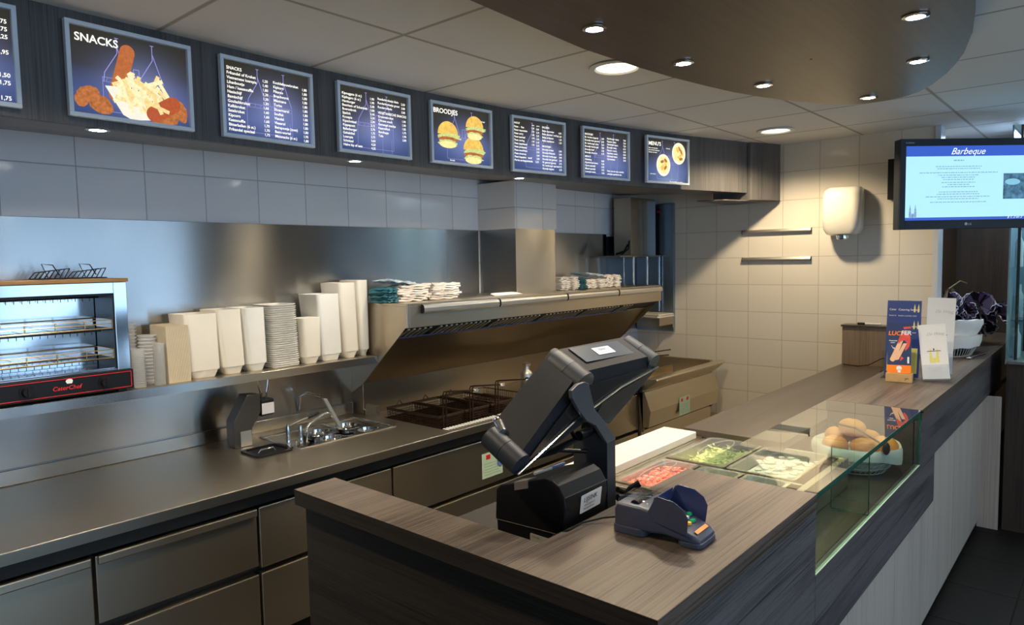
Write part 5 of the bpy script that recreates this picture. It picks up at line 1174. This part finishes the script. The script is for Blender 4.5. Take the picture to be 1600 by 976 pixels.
bm = B(); face = [(-3.80, -1.9640, 1.236), (-3.60, -1.9640, 1.36), (-3.53, -1.9640, 1.385), (-3.20, -1.9640, 1.392), (-3.20, -1.9640, 1.384)]; prism(bm, face, (0, .004, 0)); part('glossy_end_plate', bm, plain('glossy_dark_steel', (.20, .19, .18), .12, .9), t)
bm = B(); tube(bm, [(-3.835, -1.966, 1.214), (-3.60, -1.968, 1.302), (-3.38, -1.968, 1.358), (-3.165, -1.966, 1.388)], .0032, 6); part('silver_edge', bm, m_chrome, t)
bm = B(); prism(bm, [(-3.168, -1.966, 1.386), (-3.47, -1.966, 1.326), (-3.52, -1.966, 1.285), (-3.44, -1.966, 1.262)], (0, .006, 0)); part('screen_front', bm, plain('glossy_screen_bezel', (.40, .36, .30), .10, .9, .2), t)
# recessed cover and label on the upper sloping face
u = (Vector((-3.185, 0, 1.404+.022))-Vector((-3.545, 0, 1.388+.042))).normalized(); up = E1.normalized(); oL = Vector((-3.50, -1.945, 1.4325))
bm = B(); box(bm, 0, .25, -.0018, .0, 0, .07); place_plane(bm, oL+up*.014, u, up); part('recessed_cover', bm, plain('slate_blue_cover', (.022, .036, .058), .45, spec=.3), t)
label_on(t, tuple(oL+up*.032+u*.085+u.cross(up)*0+Vector((0, -.0012, .0026))), tuple(u), tuple(up), .088, .034, [('LIJSINK', .018, .018, .014, 'LEFT'), ('kassasystemen', .018, .008, .006, 'LEFT')], m_grey, m_lblue)
bm = B(); a = [(-3.650, 1.390), (-3.624, 1.402), (-3.590, 1.404), (-3.574, 1.397), (-3.548, 1.325), (-3.499, 1.281), (-3.486, 1.268), (-3.446, 1.225), (-3.490, 1.219), (-3.543, 1.279), (-3.586, 1.300), (-3.625, 1.340), (-3.647, 1.370)]
prism(bm, [(p[0], -1.992, p[1]) for p in a], (0, .012, 0)); part('support_arm', bm, plain('grey_painted_arm', (.085, .088, .095), .35, .2), t, bev=.002)
bm = B(); prism(bm, [(-3.488, -1.990, .9305), (-3.488, -1.875, .9305), (-3.488, -1.875, 1.215), (-3.488, -1.95, 1.262), (-3.488, -1.990, 1.222)], (.042, 0, 0)); part('stand_column', bm, plain('slate_painted_column', (.05, .056, .065), .3, .3), t, bev=.002)
bm = B(); tube(bm, [(-3.50, -1.93, 1.255), (-3.43, -1.93, 1.255)], .018, 16); tube(bm, [(-3.55, -1.94, 1.245), (-3.50, -1.94, 1.250)], .014, 14); part('hinge', bm, m_dark, t, smooth=True)
bm = B(); tube(bm, [(-3.60, -1.93, 1.30), (-3.55, -1.93, 1.235), (-3.62, -1.91, 1.215), (-3.65, -1.87, 1.20), (-3.66, -1.80, 1.15)], .010, 8); tube(bm, [(-3.66, -1.81, 1.15), (-3.58, -1.86, 1.20), (-3.50, -1.93, 1.19)], .006, 8); part('cable_loom', bm, m_dark, t, smooth=True)
bm = B(); tube(bm, [(-3.812, -1.90, 1.300), (-3.795, -1.87, 1.318)], .012, 12); blob(bm, (-3.79, -1.86, 1.322), .012, 1, 1, .8, 2); part('silver_lock', bm, m_chrome, t, smooth=True)
bx('base_foot', m_shadow, t, -3.50, -3.42, -2.03, -1.87, .9300, .945)
bm = B(); tube(bm, [(-3.44, -1.992, 1.055), (-3.415, -2.0, 1.052), (-3.40, -2.01, 1.075), (-3.385, -2.03, 1.09)], .010, 8); tube(bm, [(-3.43, -1.985, 1.075), (-3.405, -1.99, 1.06)], .008, 8); part('cable_clamp', bm, m_dark, t)

# card terminal
tl = Vector((-3.645, -2.245, BT+.0005)); t = thing('card_terminal', 'blue grey card payment terminal with keypad shields on the wooden bar', 'card terminal', tl, .05)
bm = B(); S_ = []
for y, w, z0, z1 in ((.098, .098, .012, .058), (.090, .106, .010, .070), (.03, .108, .012, .070), (.005, .106, .014, .066), (-.03, .100, .016, .052), (-.075, .098, .010, .036), (-.100, .092, .006, .026), (-.110, .080, .006, .018)):
    S_.append([(q[0], y, (z0+z1)/2+q[1]) for q in rrect(w, z1-z0, min(.008, (z1-z0)*.45), 4)])
loft(bm, S_); obj('terminal_body', bm, m_term, t, smooth=True)
bm = B(); loft(bm, [[(q[0], q[1]+.062, z) for q in rrect(.114, .085, .018, 5)] for z in (0, .018)]); loft(bm, [[(q[0], q[1]-.085, z) for q in rrect(.098, .060, .02, 5)] for z in (0, .012)]); obj('base_foot', bm, m_term, t, bev=.002)
bm = B(); loft(bm, [[(q[0], q[1]+.052, .0705+z) for q in rrect(.098*s, .085*s, .014, 5)] for z, s in ((0, 1), (.008, .98), (.012, .80))]); obj('clear_paper_lid', bm, m_acry, t, smooth=True)
bm = B(); tube(bm, [(-.036, .052, .066), (.036, .052, .066)], .012, 16); obj('paper_roll', bm, m_dark, t, smooth=True)
for s in (-1, 1):
    x = s*.050; bm = B(); pts = [(x, .025, .052), (x, .012, .062), (x, -.008, .100), (x*1.05, -.015, .104), (x*1.08, -.055, .100), (x*1.08, -.078, .086), (x*1.05, -.088, .068), (x, -.084, .028), (x, -.02, .040)]
    prism(bm, pts, (s*.003, 0, 0)); sh = obj('keypad_shield', bm, m_term if s < 0 else m_terml, t, bev=.001)
bm = B(); prism(bm, [(-.047, .004, .066), (.047, .004, .066), (.047, -.006, .098), (-.047, -.006, .098)], (0, .003, 0)); obj('shield_bridge', bm, m_terml, t)
bm = B(); prism(bm, [(-.036, .0, .0675), (.036, .0, .0675), (.036, -.022, .0585), (-.036, -.022, .0585)], (0, 0, .002)); obj('small_display', bm, m_mint, t)
def key(x, y, mat, nm, w=.006):
    z = .052-(-.03-y)*.36 if y < -.03 else .052+(.03+y)*.4
    bm = B(); loft(bm, [[(x+q[0]*k, y+q[1]*k, z+dz) for q in rrect(2*w, .0105, .003, 3)] for dz, k in ((0, 1), (.005, .9))]); obj(nm, bm, mat, t)
for r in range(3):
    for c in range(3): key(-.026+.019*c, -.030-.0125*r, m_grey, 'number_key')
key(-.026, -.0690, m_red, 'red_key'); key(-.007, -.0690, m_yel, 'yellow_key'); key(.014, -.0690, m_green, 'green_key', .009); key(.033, -.052, m_green, 'green_key', .007)
bm = B(); prism(bm, [(-.030, -.092, .0320), (.030, -.092, .0320), (.030, -.100, .0280), (-.030, -.100, .0280)], (0, 0, .0012)); obj('orange_strip', bm, m_orl, t)
bm = B(); tube(bm, [(-3.655, -2.144, 1.100), (-3.675, -2.10, 1.092), (-3.72, -2.065, 1.0835), (-3.775, -2.066, 1.083), (-3.80, -2.04, 1.07)], .0022, 6); o = obj('terminal_cable', bm, m_dark, label='thin black cable running from the card terminal towards the printer'); o['category'] = 'cable'
